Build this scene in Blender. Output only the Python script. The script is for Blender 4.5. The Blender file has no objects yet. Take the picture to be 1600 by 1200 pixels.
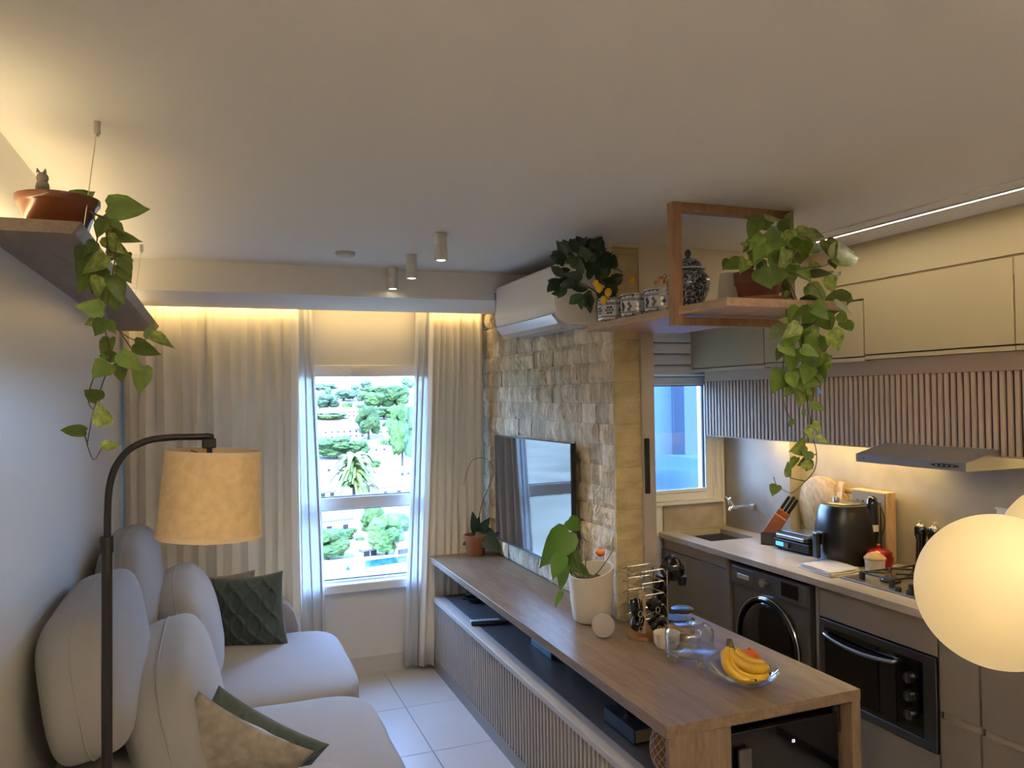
"""Small apartment living room with a kitchen: sofa, slatted television bench, hanging plants."""
# light levels, tuned together
EXPO = 1.4
SKY, SUN = 11.0, 6.0
E_COVE, E_SHELF, E_SPOT, E_CAB, E_LINE, E_SPARE, E_ROOM = 1.4, 1.5, 7.0, 2.7, 1.5, 0.0, 50.0
import bpy, bmesh, math, random
from mathutils import Vector, Matrix, noise
random.seed(7)
D = bpy.data
SC = bpy.context.scene
COL = SC.collection
PI = math.pi

# ------------------------------------------------------------------ camera, world, sun, exposure
TH, PH, RO = math.radians(21.1), math.radians(0.8), math.radians(0.9)
CAM_H = 1.8
fw = Vector((math.sin(TH)*math.cos(PH), math.cos(TH)*math.cos(PH), math.sin(PH)))
r0 = Vector((math.cos(TH), -math.sin(TH), 0)); u0 = r0.cross(fw)
rt = r0*math.cos(RO) - u0*math.sin(RO); up = u0*math.cos(RO) + r0*math.sin(RO)
cam = D.objects.new('camera', D.cameras.new('camera')); COL.objects.link(cam)
cam.matrix_world = Matrix(((rt.x, up.x, -fw.x, 0), (rt.y, up.y, -fw.y, 0), (rt.z, up.z, -fw.z, CAM_H), (0, 0, 0, 1)))
cam.data.sensor_fit = 'HORIZONTAL'; cam.data.sensor_width = 36.0
cam.data.lens = 36.0*1210/1600; cam.data.clip_start = 0.02; cam.data.clip_end = 3000
SC.camera = cam
SC.view_settings.view_transform = 'Standard'; SC.view_settings.look = 'None'
SC.view_settings.exposure = EXPO; SC.view_settings.gamma = 1.0; SC.view_settings.use_curve_mapping = False

w = D.worlds.new('sky'); SC.world = w; w.use_nodes = True
nt = w.node_tree; nt.nodes.clear()
wo = nt.nodes.new('ShaderNodeOutputWorld'); bg = nt.nodes.new('ShaderNodeBackground')
tc = nt.nodes.new('ShaderNodeTexCoord'); sx = nt.nodes.new('ShaderNodeSeparateXYZ'); rp = nt.nodes.new('ShaderNodeValToRGB')
nt.links.new(tc.outputs['Generated'], sx.inputs[0]); nt.links.new(sx.outputs['Z'], rp.inputs[0])
nt.links.new(rp.outputs[0], bg.inputs[0]); nt.links.new(bg.outputs[0], wo.inputs[0])
e = rp.color_ramp.elements
e[0].position = 0.0; e[0].color = (0.36, 0.60, 1.0, 1)
e[1].position = 0.75; e[1].color = (0.20, 0.42, 0.95, 1)
x = e.new(0.22); x.color = (0.32, 0.56, 1.0, 1)
bg.inputs['Strength'].default_value = SKY

def light(name, kind, loc, energy, color, rot=(0, 0, 0), parent=None, **kw):
    l = D.lights.new(name, kind); l.energy = energy; l.color = color
    for k, v in kw.items(): setattr(l, k, v)
    o = D.objects.new(name, l); COL.objects.link(o); o.location = loc; o.rotation_euler = rot
    return o
sun = light('sun', 'SUN', (0, -10, 40), SUN, (1.0, 0.95, 0.86), (math.radians(38), math.radians(-22), 0), angle=0.01)
# portals only steer the sampling of the real sky through the two windows
for nm, loc, sx_, sy_ in (('window_portal', (0.70, 5.22, 1.29), 1.46, 1.5), ('window_portal', (2.55, 4.5, 1.5), 1.2, 0.8)):
    p = light(nm, 'AREA', loc, 1, (1, 1, 1), (math.radians(-90), 0, 0), shape='RECTANGLE', size=sx_, size_y=sy_)
    p.data.cycles.is_portal = True
WARM = (1.0, 0.70, 0.26); WARM2 = (1.0, 0.79, 0.42)

# ------------------------------------------------------------------ materials
MAT = {}
def pbr(name, col, rough=0.6, metal=0.0, bump=0, bscale=60, var=0, vscale=4, col2=None, spec=0.5, stretch=None, sheen=0, trans=0, coat=0, rnd=0, bdist=0.01):
    m = D.materials.new(name); m.use_nodes = True; n = m.node_tree; b = n.nodes['Principled BSDF']
    b.inputs['Base Color'].default_value = (*col, 1); b.inputs['Roughness'].default_value = rough
    b.inputs['Metallic'].default_value = metal; b.inputs['Specular IOR Level'].default_value = spec
    if sheen: b.inputs['Sheen Weight'].default_value = sheen
    if trans: b.inputs['Transmission Weight'].default_value = trans
    if coat: b.inputs['Coat Weight'].default_value = coat; b.inputs['Coat Roughness'].default_value = 0.08
    vec = None
    if var or bump or col2:
        t = n.nodes.new('ShaderNodeTexCoord'); mp = n.nodes.new('ShaderNodeMapping')
        n.links.new(t.outputs['Object'], mp.inputs[0]); vec = mp.outputs[0]
        if stretch: mp.inputs['Scale'].default_value = stretch
    last = None
    if var or col2:
        nz = n.nodes.new('ShaderNodeTexNoise'); nz.inputs['Scale'].default_value = vscale; nz.inputs['Detail'].default_value = 5
        n.links.new(vec, nz.inputs['Vector'])
        r = n.nodes.new('ShaderNodeValToRGB'); n.links.new(nz.outputs['Fac'], r.inputs[0])
        c2 = col2 or tuple(c*(1-var) for c in col)
        r.color_ramp.elements[0].position = 0.35; r.color_ramp.elements[0].color = (*c2, 1)
        r.color_ramp.elements[1].position = 0.65; r.color_ramp.elements[1].color = (*col, 1)
        last = r.outputs[0]; n.links.new(last, b.inputs['Base Color'])
    if rnd:
        oi = n.nodes.new('ShaderNodeObjectInfo'); hs = n.nodes.new('ShaderNodeHueSaturation')
        mr = n.nodes.new('ShaderNodeMapRange'); mr.inputs[3].default_value = 1-rnd; mr.inputs[4].default_value = 1+rnd
        n.links.new(oi.outputs['Random'], mr.inputs[0]); n.links.new(mr.outputs[0], hs.inputs['Value'])
        if last: n.links.new(last, hs.inputs['Color'])
        else: hs.inputs['Color'].default_value = (*col, 1)
        n.links.new(hs.outputs[0], b.inputs['Base Color'])
    if bump:
        nb = n.nodes.new('ShaderNodeTexNoise'); nb.inputs['Scale'].default_value = bscale; nb.inputs['Detail'].default_value = 4
        n.links.new(vec, nb.inputs['Vector'])
        bp = n.nodes.new('ShaderNodeBump'); bp.inputs['Strength'].default_value = bump; bp.inputs['Distance'].default_value = bdist
        n.links.new(nb.outputs['Fac'], bp.inputs['Height']); n.links.new(bp.outputs[0], b.inputs['Normal'])
    MAT[name] = m; return m
def wood(name, c1, c2, scale, rough=0.45, rnd=0):
    m = D.materials.new(name); m.use_nodes = True; n = m.node_tree; b = n.nodes['Principled BSDF']
    t = n.nodes.new('ShaderNodeTexCoord'); mp = n.nodes.new('ShaderNodeMapping'); mp.inputs['Scale'].default_value = scale
    n.links.new(t.outputs['Object'], mp.inputs[0])
    nz = n.nodes.new('ShaderNodeTexNoise'); nz.inputs['Scale'].default_value = 3; nz.inputs['Detail'].default_value = 8; nz.inputs['Distortion'].default_value = 0.8
    nf = n.nodes.new('ShaderNodeTexNoise'); nf.inputs['Scale'].default_value = 14; nf.inputs['Detail'].default_value = 6
    n.links.new(mp.outputs[0], nz.inputs['Vector']); n.links.new(mp.outputs[0], nf.inputs['Vector'])
    mx = n.nodes.new('ShaderNodeMix'); mx.inputs[0].default_value = 0.4
    n.links.new(nz.outputs['Fac'], mx.inputs[2]); n.links.new(nf.outputs['Fac'], mx.inputs[3])
    r = n.nodes.new('ShaderNodeValToRGB'); n.links.new(mx.outputs[0], r.inputs[0])
    r.color_ramp.elements[0].position = 0.38; r.color_ramp.elements[0].color = (*c2, 1)
    r.color_ramp.elements[1].position = 0.6; r.color_ramp.elements[1].color = (*c1, 1)
    n.links.new(r.outputs[0], b.inputs['Base Color']); b.inputs['Roughness'].default_value = rough
    bp = n.nodes.new('ShaderNodeBump'); bp.inputs['Strength'].default_value = 0.08; bp.inputs['Distance'].default_value = 0.005
    n.links.new(nf.outputs['Fac'], bp.inputs['Height']); n.links.new(bp.outputs[0], b.inputs['Normal'])
    MAT[name] = m; return m
def emit(name, col, s):
    m = D.materials.new(name); m.use_nodes = True; n = m.node_tree; n.nodes.clear()
    o = n.nodes.new('ShaderNodeOutputMaterial'); em = n.nodes.new('ShaderNodeEmission')
    em.inputs[0].default_value = (*col, 1); em.inputs[1].default_value = s; n.links.new(em.outputs[0], o.inputs[0])
    MAT[name] = m; return m
def thinglass(name, tint=(1, 1, 1), ior=1.45, rough=0.0, gl=(1, 1, 1), base=0.0):
    m = D.materials.new(name); m.use_nodes = True; n = m.node_tree; n.nodes.clear()
    o = n.nodes.new('ShaderNodeOutputMaterial'); mx = n.nodes.new('ShaderNodeMixShader')
    tr = n.nodes.new('ShaderNodeBsdfTransparent'); tr.inputs[0].default_value = (*tint, 1)
    g = n.nodes.new('ShaderNodeBsdfGlossy'); g.inputs['Color'].default_value = (*gl, 1); g.inputs['Roughness'].default_value = rough
    f = n.nodes.new('ShaderNodeLayerWeight'); f.inputs[0].default_value = 0.5
    pw = n.nodes.new('ShaderNodeMath'); pw.operation = 'POWER'; pw.inputs[1].default_value = 4.0
    ad = n.nodes.new('ShaderNodeMath'); ad.operation = 'MULTIPLY_ADD'; ad.inputs[1].default_value = 0.75; ad.inputs[2].default_value = 0.045+base; ad.use_clamp = True
    n.links.new(f.outputs['Facing'], pw.inputs[0]); n.links.new(pw.outputs[0], ad.inputs[0]); n.links.new(ad.outputs[0], mx.inputs[0])
    n.links.new(tr.outputs[0], mx.inputs[1]); n.links.new(g.outputs[0], mx.inputs[2]); n.links.new(mx.outputs[0], o.inputs[0])
    MAT[name] = m; return m
def cloth_translucent(name, col, t, alpha=0.0):
    m = D.materials.new(name); m.use_nodes = True; n = m.node_tree; n.nodes.clear()
    o = n.nodes.new('ShaderNodeOutputMaterial'); mx = n.nodes.new('ShaderNodeMixShader'); mx.inputs[0].default_value = t
    d = n.nodes.new('ShaderNodeBsdfDiffuse'); d.inputs[0].default_value = (*col, 1)
    tl = n.nodes.new('ShaderNodeBsdfTranslucent'); tl.inputs[0].default_value = (*col, 1)
    n.links.new(d.outputs[0], mx.inputs[1]); n.links.new(tl.outputs[0], mx.inputs[2]); last = mx.outputs[0]
    tx = n.nodes.new('ShaderNodeTexCoord'); wv = n.nodes.new('ShaderNodeTexNoise'); wv.inputs['Scale'].default_value = 260
    bp = n.nodes.new('ShaderNodeBump'); bp.inputs['Strength'].default_value = 0.15; bp.inputs['Distance'].default_value = 0.002
    n.links.new(tx.outputs['Object'], wv.inputs['Vector']); n.links.new(wv.outputs['Fac'], bp.inputs['Height'])
    n.links.new(bp.outputs[0], d.inputs['Normal'])
    if alpha:
        tr = n.nodes.new('ShaderNodeBsdfTransparent'); m2 = n.nodes.new('ShaderNodeMixShader'); m2.inputs[0].default_value = alpha
        n.links.new(last, m2.inputs[1]); n.links.new(tr.outputs[0], m2.inputs[2]); last = m2.outputs[0]
    n.links.new(last, o.inputs[0]); MAT[name] = m; return m

pbr('wall_paint', (0.68, 0.65, 0.60), 0.7, bump=0.05, bscale=90, spec=0.3)
pbr('wall_satin', (0.70, 0.68, 0.64), 0.34, spec=0.9)
pbr('ceiling_paint', (0.74, 0.72, 0.69), 0.85, spec=0.2)
pbr('kitchen_paint', (0.62, 0.54, 0.42), 0.7, spec=0.3)
pbr('porcelain_tile', (0.43, 0.405, 0.37), 0.42, var=0.05, vscale=3, rnd=0.03)
pbr('grout', (0.30, 0.28, 0.26), 0.9)
pbr('baseboard_paint', (0.60, 0.57, 0.52), 0.5)
pbr('white_paint', (0.80, 0.80, 0.79), 0.4)
pbr('frame_white', (0.78, 0.78, 0.76), 0.35)
cloth_translucent('curtain_cloth', (0.88, 0.82, 0.71), 0.07)
cloth_translucent('sheer_cloth', (0.80, 0.80, 0.80), 0.35, 0.12)
pbr('sofa_cloth', (0.30, 0.295, 0.30), 0.9, bump=0.25, bscale=420, spec=0.2, sheen=0.2)
pbr('sofa_base', (0.20, 0.19, 0.18), 0.9)
pbr('green_knit', (0.080, 0.108, 0.102), 0.95, bump=0.35, bscale=500, spec=0.15, sheen=0.2)
pbr('beige_damask', (0.30, 0.265, 0.22), 0.6, col2=(0.20, 0.175, 0.145), vscale=26, bump=0.2, bscale=200)
wood('oak_counter', (0.235, 0.165, 0.110), (0.15, 0.105, 0.068), (9, 1.2, 9), 0.38)
wood('oak_end', (0.235, 0.165, 0.110), (0.15, 0.105, 0.068), (9, 9, 1.2), 0.38)
wood('oak_shelf', (0.46, 0.31, 0.19), (0.34, 0.22, 0.13), (9, 1.2, 9), 0.5)
wood('oak_frame', (0.36, 0.20, 0.10), (0.25, 0.135, 0.065), (9, 9, 2), 0.45)
wood('shelf_brown', (0.27, 0.20, 0.155), (0.20, 0.145, 0.11), (9, 1.2, 9), 0.5)
wood('light_wood', (0.62, 0.42, 0.22), (0.48, 0.30, 0.15), (8, 8, 1.5), 0.5)
wood('warm_wood', (0.34, 0.17, 0.07), (0.24, 0.11, 0.045), (9, 2, 9), 0.45)
wood('mango_wood', (0.56, 0.38, 0.14), (0.28, 0.18, 0.07), (3, 3, 2), 0.55)
pbr('taupe_laminate', (0.225, 0.195, 0.158), 0.42, var=0.03, vscale=2)
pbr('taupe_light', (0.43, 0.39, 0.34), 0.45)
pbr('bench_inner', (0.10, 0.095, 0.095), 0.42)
pbr('upper_laminate', (0.55, 0.45, 0.27), 0.45, var=0.02, vscale=2)
pbr('slat_laminate', (0.38, 0.33, 0.28), 0.45)
pbr('slat_brown', (0.45, 0.34, 0.26), 0.5)
pbr('slat_gap', (0.030, 0.024, 0.020), 0.8)
pbr('gap_dark', (0.012, 0.011, 0.010), 0.8)
pbr('travertine', (0.82, 0.70, 0.51), 0.85, col2=(0.52, 0.42, 0.27), vscale=16, bump=1.0, bscale=60, stretch=(1, 1, 0.28), rnd=0.2, bdist=0.03)
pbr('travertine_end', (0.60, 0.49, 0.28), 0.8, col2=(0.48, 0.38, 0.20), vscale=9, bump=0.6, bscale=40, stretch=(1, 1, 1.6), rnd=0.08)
pbr('mortar', (0.34, 0.28, 0.20), 0.95)
pbr('worktop_stone', (0.56, 0.50, 0.40), 0.30, col2=(0.38, 0.32, 0.24), vscale=5, stretch=(1, 0.4, 1))
pbr('splash_stone', (0.40, 0.36, 0.30), 0.30, col2=(0.30, 0.27, 0.225), vscale=3.5)
pbr('steel', (0.55, 0.54, 0.52), 0.28, metal=1.0)
pbr('steel_dark', (0.20, 0.20, 0.205), 0.32, metal=1.0)
pbr('hood_steel', (0.40, 0.40, 0.40), 0.35, metal=0.85)
pbr('washer_grey', (0.145, 0.145, 0.145), 0.35, metal=0.5)
pbr('chrome', (0.80, 0.80, 0.80), 0.08, metal=1.0)
pbr('chrome_wire', (0.72, 0.70, 0.66), 0.2, metal=1.0)
pbr('black_metal', (0.010, 0.009, 0.009), 0.5)
pbr('black_plastic', (0.012, 0.012, 0.013), 0.3)
pbr('black_matte', (0.018, 0.018, 0.018), 0.6)
pbr('black_gloss', (0.006, 0.006, 0.007), 0.05, coat=0.5)
pbr('dark_glass', (0.004, 0.004, 0.005), 0.03, spec=0.6)
pbr('tv_screen', (0.006, 0.009, 0.016), 0.02, spec=1.0, coat=1.0)
pbr('terracotta', (0.15, 0.042, 0.017), 0.22, var=0.25, vscale=5, coat=0.3)
pbr('terracotta_dark', (0.17, 0.045, 0.026), 0.45)
pbr('terracotta_plate', (0.30, 0.115, 0.045), 0.5)
pbr('cream_ceramic', (0.66, 0.60, 0.50), 0.35)
pbr('cream_linen', (0.56, 0.52, 0.45), 0.7, bump=0.2, bscale=400)
pbr('soil', (0.035, 0.024, 0.016), 0.95, bump=0.8, bscale=90)
pbr('moss', (0.10, 0.11, 0.065), 0.95, bump=1.0, bscale=60)
pbr('porcelain_white', (0.62, 0.63, 0.66), 0.16, coat=0.4)
pbr('porcelain_blue', (0.014, 0.020, 0.055), 0.16, coat=0.4)
pbr('linen_shade', (0.74, 0.55, 0.31), 0.9, col2=(0.64, 0.47, 0.255), vscale=40, bump=0.3, bscale=300)
pbr('shade_trim', (0.66, 0.53, 0.35), 0.8)
pbr('pothos_leaf', (0.155, 0.235, 0.028), 0.48, col2=(0.075, 0.145, 0.02), vscale=2.2, rnd=0.35)
pbr('pothos_leaf_variegated', (0.34, 0.40, 0.09), 0.38, col2=(0.10, 0.18, 0.025), vscale=3.4, rnd=0.25)
pbr('lemon_leaf', (0.022, 0.052, 0.018), 0.35, rnd=0.4)
pbr('anthurium_leaf', (0.085, 0.22, 0.018), 0.33, rnd=0.25)
pbr('orchid_leaf', (0.020, 0.045, 0.024), 0.4)
pbr('vine', (0.11, 0.10, 0.045), 0.6)
pbr('brown_stem', (0.085, 0.045, 0.025), 0.6)
pbr('lemon_skin', (0.72, 0.40, 0.015), 0.35)
pbr('orange_flower', (0.75, 0.22, 0.05), 0.4)
pbr('orange_skin', (0.62, 0.115, 0.012), 0.4, bump=0.2, bscale=180)
pbr('banana_skin', (0.62, 0.40, 0.025), 0.42, col2=(0.52, 0.31, 0.02), vscale=6)
pbr('banana_stem', (0.13, 0.105, 0.03), 0.6, col2=(0.03, 0.02, 0.012), vscale=30)
pbr('banana_tip', (0.02, 0.014, 0.01), 0.7)
pbr('red_enamel', (0.30, 0.012, 0.012), 0.15, coat=0.5)
pbr('red_glass', (0.045, 0.006, 0.008), 0.08, coat=0.6)
pbr('blue_book', (0.012, 0.085, 0.22), 0.5)
pbr('teal_book', (0.02, 0.13, 0.20), 0.5)
pbr('box_navy', (0.014, 0.018, 0.035), 0.4)
pbr('paper', (0.30, 0.26, 0.16), 0.8)
pbr('rattan', (0.22, 0.10, 0.045), 0.7)
pbr('rattan_pale', (0.42, 0.38, 0.34), 0.7)
pbr('grey_fabric', (0.46, 0.42, 0.39), 0.85, bump=0.4, bscale=700)
pbr('towel_white', (0.66, 0.62, 0.56), 0.95, bump=0.4, bscale=300)
pbr('plastic_white', (0.72, 0.71, 0.68), 0.35)
pbr('ac_white', (0.76, 0.74, 0.70), 0.35)
pbr('ac_grey', (0.50, 0.50, 0.49), 0.5)
pbr('sticker_red', (0.55, 0.06, 0.10), 0.5); pbr('sticker_orange', (0.75, 0.25, 0.05), 0.5); pbr('sticker_blue', (0.08, 0.14, 0.40), 0.5)
pbr('copper', (0.40, 0.20, 0.11), 0.3, metal=0.9)
pbr('owl_grey', (0.30, 0.28, 0.25), 0.7, var=0.5, vscale=30)
pbr('knife_block_wood', (0.30, 0.10, 0.035), 0.45, var=0.2, vscale=12)
pbr('knife_block_dark', (0.03, 0.03, 0.035), 0.35)
pbr('spot_white', (0.62, 0.61, 0.57), 0.4)
thinglass('window_glass', (0.97, 0.985, 1.0))
thinglass('clear_glass', (0.93, 0.945, 0.95), 1.5, 0.02, base=0.03)
emit('led_white', (1.0, 0.90, 0.72), 5.0)
emit('led_warm', (1.0, 0.66, 0.28), 3.0)
pbr('globe_glow', (0.32, 0.26, 0.16), 0.55, spec=0.2)
_g = MAT['globe_glow'].node_tree.nodes['Principled BSDF']; _g.inputs['Emission Color'].default_value = (0.90, 0.64, 0.28, 1); _g.inputs['Emission Strength'].default_value = 0.215
emit('spot_glow', (1.0, 0.86, 0.62), 6.0)
emit('display_glow', (0.75, 0.72, 1.0), 1.5)
emit('display_blue', (0.10, 0.35, 0.9), 0.9)
# outdoors
pbr('earth', (0.15, 0.125, 0.08), 0.95, col2=(0.055, 0.055, 0.02), vscale=0.03)
pbr('asphalt', (0.13, 0.115, 0.10), 0.9)
pbr('house_white', (0.30, 0.27, 0.23), 0.8); pbr('roof_pale', (0.20, 0.165, 0.13), 0.8); pbr('roof_clay', (0.15, 0.07, 0.035), 0.85)
pbr('roof_metal', (0.10, 0.095, 0.085), 0.5); pbr('pane_dark', (0.02, 0.022, 0.024), 0.2)
pbr('crown_green', (0.055, 0.105, 0.020), 0.9, col2=(0.022, 0.055, 0.012), vscale=0.8, rnd=0.3)
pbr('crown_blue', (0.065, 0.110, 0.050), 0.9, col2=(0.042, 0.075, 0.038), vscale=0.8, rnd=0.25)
pbr('palm_green', (0.11, 0.15, 0.022), 0.8, col2=(0.07, 0.11, 0.017), vscale=0.8, rnd=0.15)
pbr('bark', (0.05, 0.035, 0.022), 0.95)
pbr('pool_blue', (0.004, 0.045, 0.15), 0.1)
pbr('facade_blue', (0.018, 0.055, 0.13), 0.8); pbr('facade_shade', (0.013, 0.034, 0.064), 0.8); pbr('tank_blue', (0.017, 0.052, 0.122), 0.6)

# ------------------------------------------------------------------ mesh helpers
def nb(): return bmesh.new()
def box(bm, x0, x1, y0, y1, z0, z1, bev=0.0, seg=1, M=None):
    t = bmesh.new()
    bmesh.ops.create_cube(t, size=1.0)
    for v in t.verts:
        v.co = Vector((x0+(v.co.x+.5)*(x1-x0), y0+(v.co.y+.5)*(y1-y0), z0+(v.co.z+.5)*(z1-z0)))
    if bev: bmesh.ops.bevel(t, geom=list(t.edges), offset=bev, segments=seg, profile=0.5, affect='EDGES')
    return merge(bm, t, M)
def merge(bm, t, M=None):
    if M is not None: bmesh.ops.transform(t, matrix=M, verts=t.verts)
    me = D.meshes.new('tmp'); t.to_mesh(me); t.free(); bm.from_mesh(me); D.meshes.remove(me); return bm
def lathe(bm, prof, c=(0, 0, 0), seg=32, M=None, a0=0, a1=2*PI):
    t = bmesh.new(); full = abs(a1-a0-2*PI) < 1e-6; n = seg if full else seg+1
    rings = []
    for r, z in prof:
        if r <= 1e-6: rings.append([t.verts.new((0, 0, z))])
        else: rings.append([t.verts.new((r*math.cos(a0+(a1-a0)*i/seg), r*math.sin(a0+(a1-a0)*i/seg), z)) for i in range(n)])
    for A, B in zip(rings, rings[1:]):
        for i in range(seg):
            j = (i+1) % n
            try:
                if len(A) == 1 and len(B) == 1: continue
                if len(A) == 1: t.faces.new((A[0], B[j], B[i]))
                elif len(B) == 1: t.faces.new((A[i], A[j], B[0]))
                else: t.faces.new((A[i], A[j], B[j], B[i]))
            except ValueError: pass
    bmesh.ops.recalc_face_normals(t, faces=t.faces)
    MM = Matrix.Translation(Vector(c)) @ (M if M is not None else Matrix())
    return merge(bm, t, MM)
def cyl(bm, p0, p1, r0_, r1_=None, seg=16):
    p0, p1 = Vector(p0), Vector(p1); d = p1-p0; q = d.to_track_quat('Z', 'Y').to_matrix().to_4x4()
    r1_ = r0_ if r1_ is None else r1_
    return lathe(bm, [(0, 0), (r0_, 0), (r1_, d.length), (0, d.length)], p0, seg, q)
def tube(bm, pts, r, seg=8, taper=None, smooth_n=0):
    pts = [Vector(p) for p in pts]
    if smooth_n: pts = spline(pts, smooth_n)
    t = bmesh.new(); rings = []; n = len(pts); prev = None
    for i, p in enumerate(pts):
        d = (pts[min(i+1, n-1)]-pts[max(i-1, 0)]).normalized()
        if prev is None:
            a = d.orthogonal().normalized()
        else:
            a = (prev-d*prev.dot(d))
            a = a.normalized() if a.length > 1e-6 else d.orthogonal().normalized()
        prev = a; b = d.cross(a); rr = r if taper is None else r+(taper-r)*i/(n-1)
        rings.append([t.verts.new(p+(a*math.cos(2*PI*k/seg)+b*math.sin(2*PI*k/seg))*rr) for k in range(seg)])
    for A, B in zip(rings, rings[1:]):
        for k in range(seg): t.faces.new((A[k], A[(k+1) % seg], B[(k+1) % seg], B[k]))
    t.faces.new(rings[0][::-1]); t.faces.new(rings[-1])
    bmesh.ops.recalc_face_normals(t, faces=t.faces)
    return merge(bm, t)
def spline(pts, n):
    out = []; P_ = [pts[0]]+pts+[pts[-1]]
    for i in range(1, len(P_)-2):
        a, b, c, d = P_[i-1:i+3]
        for k in range(n):
            t = k/n
            out.append(0.5*((2*b)+(c-a)*t+(2*a-5*b+4*c-d)*t*t+(3*b-a-3*c+d)*t**3))
    out.append(pts[-1]); return out
def ball(bm, c, r, sub=3, scale=(1, 1, 1), M=None):
    t = bmesh.new(); bmesh.ops.create_icosphere(t, subdivisions=sub, radius=r)
    MM = Matrix.Translation(Vector(c)) @ (M or Matrix()) @ Matrix.Diagonal((*scale, 1))
    return merge(bm, t, MM)
def prism(bm, poly, z0, z1, M=None, bev=0):
    t = bmesh.new(); a = [t.verts.new((x, y, z0)) for x, y in poly]; b = [t.verts.new((x, y, z1)) for x, y in poly]
    n = len(poly); t.faces.new(a[::-1]); t.faces.new(b)
    for i in range(n): t.faces.new((a[i], a[(i+1) % n], b[(i+1) % n], b[i]))
    bmesh.ops.recalc_face_normals(t, faces=t.faces)
    if bev: bmesh.ops.bevel(t, geom=list(t.edges), offset=bev, segments=2, profile=0.5, affect='EDGES')
    return merge(bm, t, M)
def softbox(bm, hx, hy, hz, k=4.0, n=12, M=None, wr=0.0, seed=0, bulge=0.0):
    t = bmesh.new(); vs = {}
    def V(a, b, c):
        key = (round(a, 4), round(b, 4), round(c, 4))
        if key not in vs:
            s = (abs(a)**k+abs(b)**k+abs(c)**k)**(-1/k); p = Vector((a*s*hx, b*s*hy, c*s*hz))
            if bulge: p.x *= 1+bulge*(1-b*b)*(1-c*c)
            if wr:
                q = p*7+Vector((seed, seed*2, 0)); p += p.normalized()*wr*noise.noise(q)
            vs[key] = t.verts.new(p)
        return vs[key]
    g = [-1+2*i/n for i in range(n+1)]
    for ax in range(3):
        for s in (-1, 1):
            for i in range(n):
                for j in range(n):
                    q = [(g[i], g[j]), (g[i+1], g[j]), (g[i+1], g[j+1]), (g[i], g[j+1])]
                    f = []
                    for u, v in q:
                        c = [u, v]; c.insert(ax, s); f.append(V(*c))
                    t.faces.new(f)
    bmesh.ops.recalc_face_normals(t, faces=t.faces)
    return merge(bm, t, M)
def pillow(bm, W, Hh, T, n=40, pat=None, M=None, wr=0.004, seed=0):
    t = bmesh.new()
    def side(s):
        g = []
        for i in range(n+1):
            row = []
            for j in range(n+1):
                u, v = -1+2*i/n, -1+2*j/n
                x = W*u*(1-.09*(1-v*v)*u*u); y = Hh*v*(1-.09*(1-u*u)*v*v)
                h = T*(max(0, (1-u*u)*(1-v*v)))**0.42
                if pat and s > 0: h += pat(u, v)*min(1, 6*(1-max(abs(u), abs(v))))
                edge = max(abs(u), abs(v)) > .999
                h += 0 if edge else wr*noise.noise(Vector((u*3+seed, v*3, s)))
                row.append(t.verts.new((x, y, s*h if not edge else 0)))
            g.append(row)
        for i in range(n):
            for j in range(n):
                f = (g[i][j], g[i+1][j], g[i+1][j+1], g[i][j+1]); t.faces.new(f if s > 0 else f[::-1])
    side(1); side(-1)
    bmesh.ops.remove_doubles(t, verts=t.verts, dist=1e-5)
    return merge(bm, t, M)
def frame(o, xa, ya):
    xa = Vector(xa).normalized(); ya = Vector(ya); za = xa.cross(ya).normalized(); ya = za.cross(xa).normalized(); o = Vector(o)
    return Matrix(((xa.x, ya.x, za.x, o.x), (xa.y, ya.y, za.y, o.y), (xa.z, ya.z, za.z, o.z), (0, 0, 0, 1)))

# ------------------------------------------------------------------ object helpers
def wloc(o):
    v = Vector((0, 0, 0))
    while o is not None: v += o.location; o = o.parent
    return v
def obj(name, bm, mat, parent=None, loc=None, smooth=False):
    """one mesh object, authored in world coordinates"""
    me = D.meshes.new(name); bm.to_mesh(me); bm.free()
    me.materials.append(MAT[mat] if isinstance(mat, str) else mat)
    if smooth: me.shade_smooth() if smooth is True else None
    o = D.objects.new(name, me); COL.objects.link(o)
    base = wloc(parent) if parent else Vector((0, 0, 0))
    if loc is not None: base = Vector(loc)
    me.transform(Matrix.Translation(-base))
    if parent: o.parent = parent; o.location = base-wloc(parent)
    else: o.location = base
    if smooth == 'auto' or smooth is True:
        me.shade_smooth()
        if smooth == 'auto': me.set_sharp_from_angle(angle=math.radians(38))
    return o
def inst(name, me, loc, parent=None, M=None):
    o = D.objects.new(name, me); COL.objects.link(o)
    base = wloc(parent) if parent else Vector((0, 0, 0))
    if parent: o.parent = parent
    if M is not None:
        M = Matrix.Translation(-base) @ M; o.matrix_basis = M
    else: o.location = Vector(loc)-base
    return o
def thing(name, label, cat, loc, group=None):
    o = D.objects.new(name, None); COL.objects.link(o); o.location = loc; o.empty_display_size = 0.05
    o['label'] = label; o['category'] = cat
    if group: o['group'] = group
    return o
def tag(o, label, cat, group=None):
    o['label'] = label; o['category'] = cat
    if group: o['group'] = group
    return o
def struct(name, bm, mat, label=None, smooth=False):
    o = obj(name, bm, mat, smooth=smooth); o['kind'] = 'structure'
    if label: o['label'] = label
    return o
def text(name, s, size, M, mat, parent, ext=0.0004):
    c = D.curves.new(name, 'FONT'); c.body = s; c.size = size; c.extrude = ext; c.align_x = 'CENTER'; c.align_y = 'CENTER'
    c.materials.append(MAT[mat]); o = D.objects.new(name, c); COL.objects.link(o)
    bpy.context.view_layer.update(); me = D.meshes.new_from_object(o); D.objects.remove(o)
    o = D.objects.new(name, me); COL.objects.link(o); o.parent = parent; o.matrix_basis = Matrix.Translation(-wloc(parent)) @ M
    return o

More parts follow.
